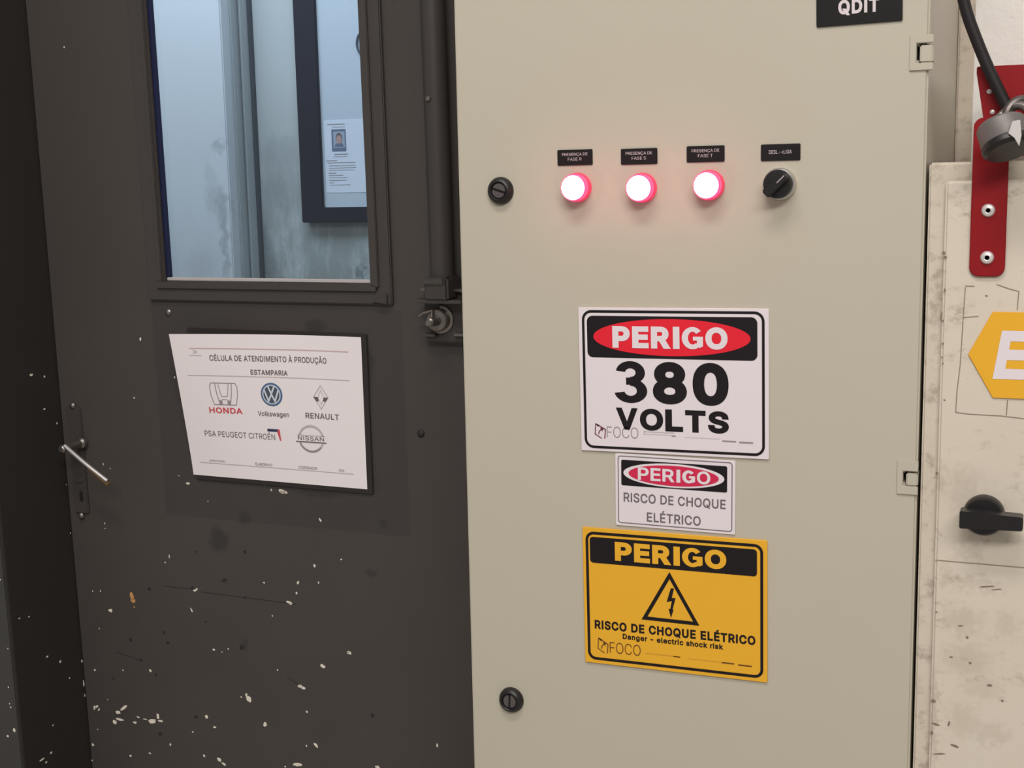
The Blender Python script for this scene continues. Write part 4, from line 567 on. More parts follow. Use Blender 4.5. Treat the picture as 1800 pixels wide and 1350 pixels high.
for (px, py, w, h) in ((338, 1033, 9, 5), (430, 970, 9, 9), (263, 1035, 11, 9), (345, 970, 6, 5), (395, 1020, 14, 9), (230, 1125, 10, 12), (295, 1130, 12, 8), (288, 1112, 8, 9),
                       (362, 1093, 7, 5), (425, 1138, 15, 12), (275, 1186, 9, 7), (199, 1192, 9, 10), (282, 1290, 13, 10), (248, 1160, 7, 7), (655, 1258, 8, 12), (345, 1260, 14, 8), (430, 1050, 7, 5)):
    x, z = at(px, py, DOOR); flake(g, x, z, w*.00069, h*.00066, .3)
o = obj('dark_scratches', g, M_CHIPD, door, solid=False); o['kind'] = 'stuff'; o['label'] = 'dark dents and scratches in the door paint'
# chips on the reveal and on the wall's face
g = G(); M2 = DOOR.inverted()
def on_reveal(px, py):
    d = RIGHT*((px-CX)/FPX) - UP*((py-CY)/FPX) + FWD; o = M2 @ CAM; d = M2.to_3x3() @ d
    p = o + d*((DL-.0003-o.x)/d.x); return p.y, p.z
for (px, py, w, h) in ((55,659,6,5),(78,662,3,5),(78,719,4,4),(83,1154,4,4),(106,1163,4,6),(122,1192,3,4),(90,1323,5,5),(74,1335,10,4),(81,1340,4,4),(93,1275,3,3),(34,1087,3,3),(51,1084,3,3),(100,744,3,4)):
    y, z = on_reveal(px, py); k = .0007
    g.add([(DL-.0002, y+w*k*.9*math.cos(2*PI*i/9)*random.uniform(.7, 1.1), z+h*k*.6*math.sin(2*PI*i/9)*random.uniform(.7, 1.1)) for i in range(9)], [list(range(9))])
o = obj('paint_chips', g, M_CHIPW, rv, None, solid=False); o['kind'] = 'stuff'
g = G()
for (px, py, w, h) in ((19,1243,5,5),(17,1237,4,4),(25,1283,8,13),(14,1294,7,7),(1,1019,3,5),(15,1208,4,5),(14,1140,3,4)):
    x, z = at(px, py, DOOR, WF); flake(g, x, z, w*.00062, h*.0006, 0, WF-.0003)
o = obj('paint_chips', g, M_CHIPW, wl, None, solid=False); o['kind'] = 'stuff'

# ================================================================ notice on the door
def paper_notice():
    xr, zt = at(637, 592, DOOR, -.006); xr2, zb = at(641, 857, DOOR, -.006); xl, zl = at(343, 838, DOOR, -.006)
    x1 = (xr+xr2)/2; x0 = xl-.003; w = x1-x0; zb = (zb+zl)/2; h = zt-zb
    cx, cz = (x0+x1)/2, (zt+zb)/2
    t = thing('notice', 'white printed notice with car maker emblems stuck on the dark grey door', 'notice', DOOR @ T(cx, 0, cz) @ RY(-.35))
    def curl(x, z):
        u = (x+w/2)/w; v = (h/2-z)/h
        a = max(0.0, 1-u/.8); b = max(0.0, 1-v)
        return -.0045 - .036*(a**1.7)*(b**1.15)
    def bend(g, lift):
        g.v = [(x, curl(x, z)-lift, z) for x, y, z in g.v]; return g
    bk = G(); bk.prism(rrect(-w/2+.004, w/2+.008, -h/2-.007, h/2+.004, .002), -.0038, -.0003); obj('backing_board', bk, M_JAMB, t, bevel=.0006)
    g = G(); nx, nz = 28, 20
    for j in range(nz+1):
        for i in range(nx+1): g.v.append((-w/2+w*i/nx, 0, -h/2+h*j/nz))
    for j in range(nz):
        for i in range(nx): k = j*(nx+1)+i; g.f.append([k, k+1, k+nx+2, k+nx+1])
    obj('sheet', bend(g, 0), M_PAPER, t, solid=False, smooth=True)
    X = lambda u: -w/2+w*u
    Z = lambda v: h/2-h*v
    def dense(pts, n=8):
        r = []
        for a, b in zip(pts, pts[1:]): r += [(a[0]+(b[0]-a[0])*k/n, a[1]+(b[1]-a[1])*k/n) for k in range(n)]
        return r+[pts[-1]]
    def line(u0, u1, v, wd, name, m, v2=None):
        g = G(); g.stroke(dense([(X(u0), Z(v)), (X(u1), Z(v if v2 is None else v2))], 16), wd, 0); obj(name, bend(g, .0005), m, t, solid=False)
    def word(s, u0, u1, v0, v1, m, bold, name='lettering'):
        g = G(); letters(g, s, X(u0), X(u1), Z(v1), Z(v0), 0, bold); obj(name, bend(g, .0005), m, t, solid=False)
    line(.09, .93, .098, .0013, 'header_rule', M_PINKL)
    line(.06, .93, .285, .0009, 'divider_rule', M_LITE)
    line(.05, .93, .905, .0009, 'footer_rule', M_LITE)
    line(.085, .15, .147, .0007, 'small_mark', M_LITE); word('>', .107, .128, .108, .135, M_LITE, .02, 'small_mark')
    word('CÉLULA DE ATENDIMENTO À PRODUÇÃO', .187, .808, .133, .192, M_TXT, .012)
    word('ESTAMPARIA', .396, .594, .237, .272, M_TXT, .02)
    word('HONDA', .148, .332, .505, .545, M_REDP, .02)
    word('Volkswagen', .416, .587, .518, .560, M_TXT, .012)
    word('RENAULT', .679, .863, .513, .551, M_TXT, .012)
    word('PSA PEUGEOT CITROËN', .103, .502, .662, .712, M_TXT, .0)
    for a, b, s in ((.108, .203, 'APROVAÇÃO'), (.379, .474, 'ELABORADO'), (.623, .729, 'COORDENADOR'), (.85, .88, '001')): word(s, a, b, .878, .896, M_TXT, .0)
    # first emblem: a wide letter H in a rounded frame
    a0, a1, b0, b1 = X(.167), X(.315), Z(.485), Z(.335); mx = (a0+a1)/2; ww = a1-a0; hh = b1-b0
    fr = [(a0+.06*ww, b1), (a1-.06*ww, b1), (a1, b1-.16*hh), (a1-.01*ww, b1-.55*hh), (a1-.09*ww, b0), (a0+.09*ww, b0), (a0+.01*ww, b1-.55*hh), (a0, b1-.16*hh)]
    g = G(); g.stroke(fr, .0011, 0, True)
    for s in (-1, 1):
        g.stroke([(mx+s*.30*ww, b1-.03*hh), (mx+s*.27*ww, b1-.5*hh), (mx+s*.19*ww, b0+.03*hh)], .0012)
        g.stroke([(mx+s*.19*ww, b1-.03*hh), (mx+s*.11*ww, b1-.62*hh)], .0009)
        g.stroke([(mx+s*.11*ww, b0+.22*hh), (mx+s*.10*ww, b0+.03*hh)], .0009)
        g.flat([(mx+s*.24*ww, b0+.20*hh), (mx+s*.12*ww, b0+.20*hh), (mx+s*.11*ww, b0+.02*hh), (mx+s*.19*ww, b0+.02*hh)])
    g.stroke([(mx-.11*ww, b1-.62*hh), (mx+.11*ww, b1-.62*hh)], .0008); g.stroke([(mx-.11*ww, b0+.24*hh), (mx+.11*ww, b0+.24*hh)], .0008)
    obj('emblem', bend(g, .0005), M_GREYINK, t, solid=False)
    # second emblem: V over W in a roundel
    ex, ez, er = X(.5), Z(.402), .0168
    e = obj('emblem', bend(G().flat(ell(ex, ez, er, er, 40)), .0005), M_VWB, t, solid=False)
    obj('emblem_disc', bend(G().flat(ell(ex, ez, er*.84, er*.84, 40)), .0007), M_VWW, e, solid=False)
    obj('emblem_field', bend(G().flat(ell(ex, ez, er*.74, er*.74, 40)), .0009), M_VWG, e, solid=False)
    g = G()
    q = lambda x, z: (ex+x*er, ez+z*er)
    g.stroke([q(-.30, .72), q(0, .06), q(.30, .72)], er*.15); g.stroke([q(-.66, .40), q(-.30, -.56), q(0, .02), q(.30, -.56), q(.66, .40)], er*.15)
    obj('emblem_letters', bend(g, .0011), M_VWW, e, solid=False)
    # third emblem: an upright lozenge
    ex, ez = X(.768), Z(.405); a, b = .0112, .0165
    g = G(); g.stroke([(ex, ez+b), (ex+a, ez), (ex, ez-b), (ex-a, ez)], .0012, 0, True); g.stroke([(ex-.4*a, ez), (ex, ez+.62*b), (ex+.4*a, ez)], .0008); g.stroke([(ex-.4*a, ez-.1*b), (ex, ez-.62*b), (ex+.4*a, ez-.1*b)], .0008)
    e = obj('emblem', bend(g, .0005), M_LITE, t, solid=False)
    g = G()
    for s in (-1, 1): g.flat([(ex+s*a*1.05, ez), (ex+s*a*.4, ez), (ex+s*a*.28, ez-.30*b), (ex+s*a*.62, ez-.40*b)])
    obj('emblem_shading', bend(g, .0007), M_TXT, e, solid=False)
    # fourth: a corner mark in navy and red
    g = G(); g.flat(rect(X(.462), X(.522), Z(.655), Z(.637))); e = obj('emblem', bend(g, .0005), M_NAVY, t, solid=False)
    g = G(); g.flat([(X(.516), Z(.655)), (X(.530), Z(.715)), (X(.536), Z(.715)), (X(.530), Z(.637)), (X(.522), Z(.637))]); obj('emblem_bar', bend(g, .0006), M_REDP, e, solid=False)
    # fifth: a ring crossed by a bar with a name
    ex, ez, er = X(.704), Z(.688), .0205
    g = G(); g.band(ell(ex, ez, er, er*.96, 44), ell(ex, ez, er*.86, er*.80, 44)); e = obj('emblem', bend(g, .0005), M_LITE, t, solid=False)
    g = G(); g.band(ell(ex, ez, er*.98, er*.95, 20, 200, 320)+ell(ex, ez, er*.88, er*.84, 20, 320, 200), ell(ex, ez, er*.93, er*.9, 20, 200, 320)+ell(ex, ez, er*.93, er*.9, 20, 320, 200)); obj('emblem_shading', bend(g, .0007), M_GREYINK, e, solid=False)
    obj('emblem_bar', bend(G().flat(rect(ex-er*1.2, ex+er*1.2, ez-er*.24, ez+er*.22)), .0008), M_PAPER, e, solid=False)
    g = G(); g.stroke([(ex-er*1.18, ez-er*.22), (ex+er*1.18, ez-er*.22)], .0014); g.stroke([(ex-er*1.05, ez+er*.22), (ex+er*1.05, ez+er*.22)], .0006); letters(g, 'NISSAN', ex-er*1.02, ex+er*1.0, ez-er*.13, ez+er*.17, 0, .012)
    obj('emblem_letters', bend(g, .0010), M_TXT, e, solid=False)
paper_notice()

# ================================================================ noticeboard in the office
bz0 = at(590, 391, FACE, 1.575)[1]; bx0 = (at(514, 0, FACE, 1.575)[0]+at(534, 388, FACE, 1.575)[0])/2
ix0 = (at(553, 0, FACE, 1.575)[0]+at(571, 362, FACE, 1.575)[0])/2; iz0 = at(610, 364, FACE, 1.575)[1]
bw = ix0-bx0; X1 = bx0+.95; Z1 = bz0+.80
nb = thing('noticeboard', 'white noticeboard in a dark navy frame on the office wall behind the glass', 'noticeboard', T((bx0+X1)/2, 1.60, bz0))
o_ = Vector(((bx0+X1)/2, 1.60, bz0))
hw = (X1-bx0)/2; hh = Z1-bz0; fz = iz0-bz0
obj('frame', G().ringprism(rect(-hw, hw, 0, hh), rect(-hw+bw, hw-bw, fz, hh-fz), -.030, -.0005), M_FRAMEN, nb, bevel=.002)
obj('board', G().box(-hw+bw-.003, hw-bw+.003, -.022, -.0008, fz-.003, hh-fz+.003), M_BOARD, nb)
x0, z1 = at(566, 212, FACE, 1.575); x1, z0 = at(640, 338, FACE, 1.575)
x0 += .003; sw = .157; x1 = x0+sw
sh = thing('photo_sheet', 'printed sheet with small portrait photo pinned to the navy framed noticeboard', 'paper', T((x0+x1)/2, 1.578, (z0+z1)/2))
hh2 = (z1-z0)/2
g = G(); g.box(-sw/2, sw/2, -.0008, -.0001, -hh2, hh2); obj('sheet', g, M_SHEETN, sh)
def sx(px): return at(px, 270, FACE, 1.577)[0]-(x0+x1)/2
def sz(py): return at(600, py, FACE, 1.577)[1]-(z0+z1)/2
ph = obj('portrait_photo', G().flat(rect(sx(584), sx(609), sz(266), sz(227)), -.0011), M_SHIRT, sh, solid=False)
obj('photo_background', G().flat(rect(sx(587), sx(607), sz(260), sz(231)), -.0014), M_PHOTO, ph, solid=False)
mx = (sx(587)+sx(607))/2
g = G(); g.flat(ell(mx, sz(258), .0125, .010, 16, 0, 180), -.0016); obj('photo_shoulders', g, M_SHIRT, ph, solid=False)
g = G(); g.flat(ell(mx, sz(243), .0085, .0125, 20), -.0018); obj('photo_hair', g, M_HAIR, ph, solid=False)
g = G(); g.flat(ell(mx, sz(245), .0075, .0105, 20), -.0020); obj('photo_face', g, M_SKIN, ph, solid=False)
g = G()
for (py, a, b, t_) in ((218, 577, 608, .0014), (223, 586, 608, .0010), (271, 588, 612, .0016), (275, 586, 610, .0009), (282, 573, 592, .0015), (286, 575, 624, .0015), (291, 577, 624, .0009), (295, 577, 625, .0009),
                       (299, 577, 622, .0009), (304, 576, 590, .0014), (308, 577, 602, .0012), (312, 577, 610, .0009), (317, 577, 608, .0010), (321, 577, 585, .0012), (325, 577, 614, .0010)):
    g.stroke([(sx(a), sz(py)), (sx(b), sz(py))], t_, -.0012)
o = obj('text_lines', g, M_GREYINK, sh, solid=False); o['kind'] = 'stuff'
cx_, cz_ = at(641, 76, FACE, 1.575)
tag(obj('board_ring', G().xf(Matrix.Identity(4)).tube([(cx_+.021*math.cos(a), 1.5745, cz_+.028*math.sin(a)) for a in [2*PI*k/32 for k in range(33)]], .0026, 8, False), M_VWG, None, smooth=True),
    'thin grey ring hanging on the white noticeboard near the door glass edge', 'ring')

# ================================================================ electrical cabinet
KX0, KX1 = -0.5879, -0.1180
cab = thing('electrical_cabinet', 'beige enamelled steel electrical cabinet with one hinged door beside the dark door', 'cabinet', T((KX0+KX1)/2, 0, 0))
kx = (KX0+KX1)/2; L0, L1 = KX0-kx, KX1-kx
obj('body', G().box(L0+.003, L1-.001, .028, .358, .05, 1.93), M_CAB, cab, bevel=.003)
obj('plinth', G().box(L0+.02, L1-.02, .05, .35, 0, .05), M_JAMB, cab)
obj('gasket', G().box(L0+.008, L1-.006, .022, .0285, .09, 1.90), M_DARKGAP, cab)
H = []
for (zt, zb, sl, st, sb, xl, xr) in ((1.5760, 1.5443, -.1288, 1.5685, 1.5525, -.1346, -.1140), (1.1832, 1.1500, -.1312, 1.1728, 1.1598, -.1366, -.1172)):
    H.append((zt, zb, sl-kx, st, sb, xl-kx, xr-kx))
out = [(L0, .08), (L1, .08)]
for (zt, zb, sl, st, sb, xl, xr) in reversed(H): out += [(L1, sb-.001), (sl, sb-.001), (sl, st), (L1, st)]
out += [(L1, 1.915), (L0, 1.915)]
obj('cabinet_door', G().prism(out, 0, .0222), M_CAB, cab, bevel=.0022, seg=3)
for (zt, zb, sl, st, sb, xl, xr) in H:
    # a C-shaped plate round the notch, the knuckle lying inside it
    hp = [(xl, zb), (xr, zb), (xr, sb-.0015), (sl, sb-.0015), (sl, st), (xr, st), (xr, zt), (xl, zt)]
    h = obj('hinge', G().prism(hp, -.0018, .0004), M_CAB, cab, bevel=.0006)
    obj('hinge_knuckle', G().box(sl+.0030, xr-.0002, -.0012, .018, sb-.0013, st-.0018), M_CAB, h, bevel=.0012)
    obj('hinge_recess', G().box(sl+.0003, L1-.0008, .014, .0218, sb-.0006, st-.0003), M_DARKGAP, h)
for (x, z, a) in ((-.5395, 1.4424, -18), (-.5398, .8886, 88)):
    pr = [(.0142, -.0002), (.0142, -.0018), (.0130, -.0050), (.0112, -.0072), (.0096, -.0078), (.0088, -.0070), (.0086, -.0050), (0, -.0050)]
    lk = obj('quarter_turn_lock', G().lathe(pr, 40, x-kx, z), M_BLACKP, cab, smooth=True)
    M = T(x-kx, 0, z) @ RY(a)
    for s in (-1, 1):
        p = [(u, s*abs(v)) for u, v in ell(0, 0, .0074, .0074, 18, 8, 172)]
        obj('lock_insert', G().prism(p if s > 0 else p[::-1], -.0072, -.0045).xf(M), M_SLOT, lk, bevel=.0006)
    obj('lock_slot', G().box(-.0072, .0072, -.0056, -.0046, -.0009, .0009).xf(M), M_HOLE, lk)

# ---- signs on the cabinet door
def sign(name, label, cx, cz, w, h, rot, m, thick):
    t = thing(name, label, 'sign', T(cx, 0, cz) @ RY(rot))
    obj('panel', G().prism(rrect(-w/2, w/2, -h/2, h/2, .001, 2), -thick, -.0003), m, t, bevel=.0003, seg=1)
    t_ = {'t': t, 'w': w, 'h': h, 'y': -thick}
    return t_
def lay(s, name, m, g, k): 
    g.v = [(x, s['y']-.00025*k, z) for x, y, z in g.v]; return obj(name, g, m, s['t'], solid=False)
def mm(s):     # millimetres from the sign's top left corner
    return (lambda x: x/1000-s['w']/2), (lambda z: s['h']/2-z/1000)
def frame(s, name, m, l, t, r, b, wd, rad, k=1):
    X, Z = mm(s); g = G()
    a = (X(l), X(s['w']*1000-r), Z(s['h']*1000-b), Z(t)); d = wd/1000
    g.band(rrect(*a, rad/1000, 8), rrect(a[0]+d, a[1]-d, a[2]+d, a[3]-d, max(.0005, (rad-wd)/1000), 8)); return lay(s, name, m, g, k)
def panel(s, name, m, x0, x1, z0, z1, rad, k=1):
    X, Z = mm(s); return lay(s, name, m, G().flat(rrect(X(x0), X(x1), Z(z1), Z(z0), rad/1000, 6)), k)
def oval(s, name, m, x0, x1, z0, z1, k=2):
    X, Z = mm(s); return lay(s, name, m, G().flat(ell((X(x0)+X(x1))/2, (Z(z0)+Z(z1))/2, (X(x1)-X(x0))/2, (Z(z0)-Z(z1))/2, 72)), k)
def word(s, txt, m, x0, x1, z0, z1, bold, k=3, name='lettering'):
    X, Z = mm(s); g = G(); letters(g, txt, X(x0), X(x1), Z(z1), Z(z0), 0, bold); return lay(s, name, m, g, k)
def spaced(s, chars, m, x0, x1, z0, z1, bold, gap, k=3):
    """a word letter by letter, each letter's width given as a weight"""
    X, Z = mm(s); tot = sum(w for _, w in chars)+gap*(len(chars)-1); g = G(); x = x0
    for c, w in chars:
        ww = (x1-x0)*w/tot; letters(g, HEAVY.get(c, c), X(x), X(x+ww), Z(z1), Z(z0), 0, 0 if c in HEAVY else bold); x += ww+(x1-x0)*gap/tot
    return lay(s, 'lettering', m, g, k)
PER = (('P', 1.0), ('E', .93), ('R', 1.1), ('I', .36), ('G', 1.16), ('O', 1.2))
def tiny(s, m, rows, k=1):
    X, Z = mm(s); g = G()
    for (a, b, z, w) in rows: g.stroke([(X(a), Z(z)), (X(b), Z(z))], w/1000)
    o = lay(s, 'small_print', m, g, k); o['kind'] = 'stuff'; return o
def maker_mark(s, x0, z0, x1, z1, m, mf, m2):
    X, Z = mm(s); q = lambda u, v: (X(x0+(x1-x0)*u), Z(z0+(z1-z0)*v))
    g = G(); g.stroke([q(.08, .02), q(.98, .38), q(.90, .98)], .0011); g.stroke([q(.08, .0), q(.0, .70), q(.62, .97)], .0010)
    g.stroke([q(.34, .70), q(.40, .52), q(.62, .36)], .0011); g.flat([q(.46, .26), q(.80, .30), q(.70, .52)]); g.flat([q(.05, 0), q(.45, .12), q(.28, .22)])
    lay(s, 'maker_emblem', m, g, 1)

s1 = sign('danger_voltage_sign', 'white danger sign with red oval and large 380 volts lettering', -.3573, 1.2495, .1956, .1492, .65, M_SIGNW, .0022)
frame(s1, 'border', M_INK, 3.9, 2.6, 3.9, 3.0, 2.7, 10)
panel(s1, 'header_panel', M_INK, 9.2, 184.6, 8.4, 51.2, 6)
oval(s1, 'red_oval', M_RED, 16, 178, 11, 48.3)
spaced(s1, PER, M_SIGNW, 36.4, 155.2, 18.6, 40.8, .045, .13)
spaced(s1, (('3', 1.0), ('8', 1.02), ('0', 1.05)), M_INK, 37.5, 155.8, 54.2, 97.4, .04, .17, 1)
spaced(s1, (('V', 1.16), ('O', 1.22), ('L', .92), ('T', 1.05), ('S', 1.06)), M_INK, 38.5, 155.8, 102.6, 125.2, .04, .11, 1)
maker_mark(s1, 15.5, 120, 27, 136, M_DARKRED, M_GREYINK, M_RED)
word(s1, 'FOCO', M_GREYINK, 28.2, 62, 122.6, 134.2, -.008, 1, 'maker_name')
tiny(s1, M_PALEINK, ((68, 100, 126.5, .9), (68, 101, 129, .5), (110, 147, 130.6, .4), (68, 68.6, 127.5, 4)))
tiny(s1, M_GREYINK, ((97, 101.5, 133.2 - 3.2, .9), (149, 163, 132.6, 1.5), (166, 180, 133.2, 1.7)))

s2 = sign('danger_shock_sign', 'small white danger sign with crimson oval between the two larger signs', -.3550, 1.1346, .1256, .0762, 0, M_SIGNW, .0016)
frame(s2, 'border', M_TXT, 2.8, 2.0, 2.8, 2.8, .9, 3.2)
panel(s2, 'header_panel', M_INK, 6.6, 117.4, 6.2, 33.2, 1.8)
oval(s2, 'white_oval', M_SIGNW, 9, 114.6, 7.2, 32.0, 2)
oval(s2, 'crimson_oval', M_CRIM, 14.6, 109, 9.2, 30.2, 3)
spaced(s2, PER, M_SIGNW, 24.7, 100.4, 12.8, 26.2, .022, .17, 4)
word(s2, 'RISCO DE CHOQUE', M_TXT, 9, 116, 40.6, 51.2, .014, 1)
word(s2, 'ELÉTRICO', M_TXT, 33.8, 90.4, 57.2, 69.8, .014, 1)

s3 = sign('yellow_danger_sign', 'yellow danger sign with a black lightning triangle', -.3563, 1.0184, .1948, .1482, .55, M_SIGNY, .0022)
frame(s3, 'border', M_INK, 3.4, 4.2, 4.0, 3.9, 3.0, 9)
panel(s3, 'header_panel', M_INK, 8, 184.6, 9.8, 37.8, 3.6)
spaced(s3, PER, M_SIGNY, 35.6, 153.4, 13.2, 33.4, .045, .13, 2)
X, Z = mm(s3)
g = G(); g.stroke([(X(94), Z(44.6)), (X(121.8), Z(93.3)), (X(66.6), Z(92.7))][::-1], .0038, 0, True); lay(s3, 'warning_triangle', M_INK, g, 1)
g = G(); g.flat([(X(95.2), Z(58)), (X(98.6), Z(58)), (X(96.2), Z(68.4)), (X(100.2), Z(68.0)), (X(96.9), Z(80.6)), (X(97.9), Z(80.8)), (X(95.0), Z(90)), (X(92.6), Z(80.0)), (X(94.4), Z(80.3)), (X(96.2), Z(71.6)), (X(90.6), Z(73.2))])
lay(s3, 'lightning_bolt', M_INK, g, 1)
word(s3, 'RISCO DE CHOQUE ELÉTRICO', M_INK, 11.6, 182.8, 97.8, 110.6, .034, 1)
word(s3, 'Danger - electric shock risk', M_INK, 42.4, 149.8, 112.2, 119.6, .032, 1)
maker_mark(s3, 14.8, 119.5, 26.2, 136.4, M_BROWNINK, M_BROWNINK, M_BROWNINK)
word(s3, 'FOCO', M_BROWNINK, 27.8, 61.8, 122.8, 135, -.006, 1, 'maker_name')
tiny(s3, M_PALEBROWN, ((67, 104, 131, .7), (113, 147, 131.8, .5)))
tiny(s3, M_BROWNINK, ((97, 104.5, 131.2, .9), (148, 161, 132.0, 1.5), (165, 179, 132.6, 1.5)))

# ---- black engraved plate at the top
qx0, qz = at(1435, 48); qx1, _ = at(1586, 36)
s4 = sign('name_plate', 'black engraved plate reading QDIT near the top of the cabinet door', (qx0+qx1)/2, (1.5885+.0195), qx1-qx0, .039, 1.1, M_BLACKPL, .0018)
a0 = at(1474, 12)[0]-qx0; a1 = at(1546, 8)[0]-qx0
word(s4, 'QDIT', M_WINK, a0*1000, a1*1000, 16.4, 30.4, .036, 1)

# ---- small engraved plates over the lamps
for (x, z, t1, t2, lab) in ((-.4577, 1.47445, 'PRESENÇA DE', 'FASE R', 'small black engraved label above the leftmost red lamp'),
                            (-.3905, 1.47390, 'PRESENÇA DE', 'FASE S', 'small black engraved label above the middle red lamp'),
                            (-.3234, 1.47470, 'PRESENÇA DE', 'FASE T', 'small black engraved label above the red lamp next to the black selector'),
                            (-.2507, 1.47440, 'DESL.-<LIGA', None, 'small black engraved label above the black selector knob')):
    s = sign('engraved_label', lab, x, z, .0375, .0156, .25, M_BLACKPL, .0012); s['t']['category'] = 'label'; s['t']['group'] = 'engraved labels on the cabinet door'
    if t2:
        word(s, t1, M_WINK, 5.2, 32.4, 3.2, 6.8, -.004, 1); word(s, t2, M_WINK, 11.4, 26.0, 8.0, 11.0, -.008, 1)
    else: word(s, t1, M_WINK, 7.8, 29.4, 5.6, 9.2, -.002, 1)

# ---- red pilot lamps
def pilot(px, py, lab):
    x, z = at(px, py)
    t = thing('pilot_lamp', lab, 'lamp', T(x, 0, z), 'red pilot lamps on the cabinet door')
    obj('collar', G().lathe([(.0148, -.0003), (.0148, -.0045), (.0140, -.0062), (.0132, -.0064), (.0132, -.0030)], 40), M_COLLAR, t, smooth=True)
    obj('lens_rim', G().lathe([(.0133, -.0040), (.0137, -.0110), (.0135, -.0140), (.0124, -.0152), (.0119, -.0150), (.0118, -.0100)], 40), M_LENSRIM, t, smooth=True)
    obj('lens', G().lathe([(.0119, -.0090), (.0119, -.0160), (.0108, -.0176), (.0070, -.0186), (0, -.0190)], 40), M_LENS, t, smooth=True)
    return t
pilot(1016, 329.5, 'lit red pilot lamp under the label at the left of the row')
pilot(1130, 330, 'lit red pilot lamp in the middle of the row of three')
pilot(1248, 325.5, 'lit red pilot lamp next to the black selector knob')
# ---- selector
x, z = at(1371.5, 323.5)
t = thing('selector_switch', 'black selector knob with a chrome ring right of the red lamps', 'switch', T(x, 0, z))
obj('bezel', G().lathe([(.0154, -.0003), (.0154, -.0060), (.0146, -.0082), (.0136, -.0084), (.0133, -.0060)], 40), M_CHROME, t, smooth=True)
obj('knob', G().lathe([(.0134, -.0050), (.0136, -.0140), (.0128, -.0160), (0, -.0166)], 40), M_BLACKP, t, smooth=True)
M = RY(44)
g = G(); g.prism([(-.0136, -.0040), (-.0120, -.0046), (.0110, -.0046), (.0128, -.0020), (.0128, .0020), (.0110, .0046), (-.0120, .0046), (-.0136, .0040)], -.0245, -.0160); obj('grip', g.xf(M), M_BLACKP, t, bevel=.0010)
g = G(); g.box(.002, .0118, -.0249, -.0243, -.0006, .0006); obj('pointer_line', g.xf(M), M_GREYINK, t)

# ================================================================ the scuffed box to the right
BX0, BX1, BZ0, BZ1 = -.1150, .215, .62, 1.4618
bc = (BX0+BX1)/2
sb = thing('switch_box', 'scuffed cream steel switch box mounted right of the beige cabinet', 'enclosure', T(bc, 0, BZ0))
g = G(); g.box(BX0-bc, BX1-bc, .0015, .359, 0, BZ1-BZ0); obj('body', g, M_FLANGE, sb, bevel=.002, seg=3)
dx0 = -.0996-bc; dz1 = 1.4452-BZ0
FY = -.0058                                                            # front of the box's door
obj('box_door', G().prism(rrect(dx0, -dx0, .016, dz1, .003), FY, .0018), M_BOX, sb, bevel=.0024, seg=3)
g = G()
for (px, py, w, h) in ((1659,445,5,8),(1662,452,6,4),(1661,510,3,8),(1655,555,3,14),(1657,564,4,4),(1657,604,4,4),(1656,628,4,3),(1657,639,4,3),(1660,703,4,3),(1736,1031,26,3),(1752,1036,20,2),(1647,832,5,6),(1678,1311,13,5),
                       (1640,1232,9,6),(1645,1273,14,4),(1638,1288,5,8),(1652,1325,22,3),(1734,520,5,3),(1705,1165,6,4),(1740,1205,9,5),(1762,1232,5,4),(1646,1076,4,3),(1672,1155,6,3),(1688,1100,9,3),(1700,1120,5,5),(1668,1272,4,10)):
    x, z = at(px, py, FACE, FY); flake(g, x-bc, z-BZ0, w*.00058, h*.00056, random.uniform(-.3, .3), FY-.0003)
o = obj('scuff_marks', g, mat('grime', (128, 112, 92), 0.8), sb, solid=False); o['kind'] = 'stuff'
# old label outline and pencil lines
g = G()
for pts in (((1697, 503), (1713, 503)), ((1697, 505), (1693, 560), (1688, 640), (1682, 690), (1680, 725)), ((1694, 558), (1720, 556)), ((1680, 725), (1705, 728), (1760, 731), (1800, 736)),
            ((1752, 500), (1775, 508), (1790, 512)), ((1791, 512), (1788, 545)), ((1771, 703), (1769, 730))):
    g.stroke([(lambda q: (q[0]-bc, q[1]-BZ0))(at(a, b, FACE, FY)) for a, b in pts], .0008, FY-.0003)
o = obj('pencil_lines', g, mat('pencil_line', (138, 122, 104), 0.8), sb, solid=False)
g = G(); x0, z0 = at(1640, 984, FACE, FY); x1, _ = at(1800, 984, FACE, FY); g.stroke([(x0-bc+.002, z0-BZ0), (.10, z0-BZ0)], .0010, FY-.0003); obj('label_edge', g, mat('grime_line', (150, 132, 110), 0.8), sb, solid=False)
# rotary handle
kx_, kz_ = at(1730, 903, FACE, FY)
rs = obj('rotary_handle', G().lathe([(.0185, FY-.0002), (.0185, FY-.010), (.0172, FY-.0125), (.0165, FY-.0135), (0, FY-.0138)], 40, kx_-bc, kz_-BZ0), M_KNOB, sb, smooth=True)
a = kx_-bc; b = kz_-BZ0
lev = [(a-.0200, b-.0074), (a-.0192, b-.0082), (a+.0335, b-.0066), (a+.0345, b-.0056), (a+.0345, b+.0052), (a+.0335, b+.0062), (a-.0192, b+.0082), (a-.0200, b+.0074)]
obj('lever', G().prism(lev, FY-.030, FY-.0130), M_KNOB, rs, bevel=.0014)

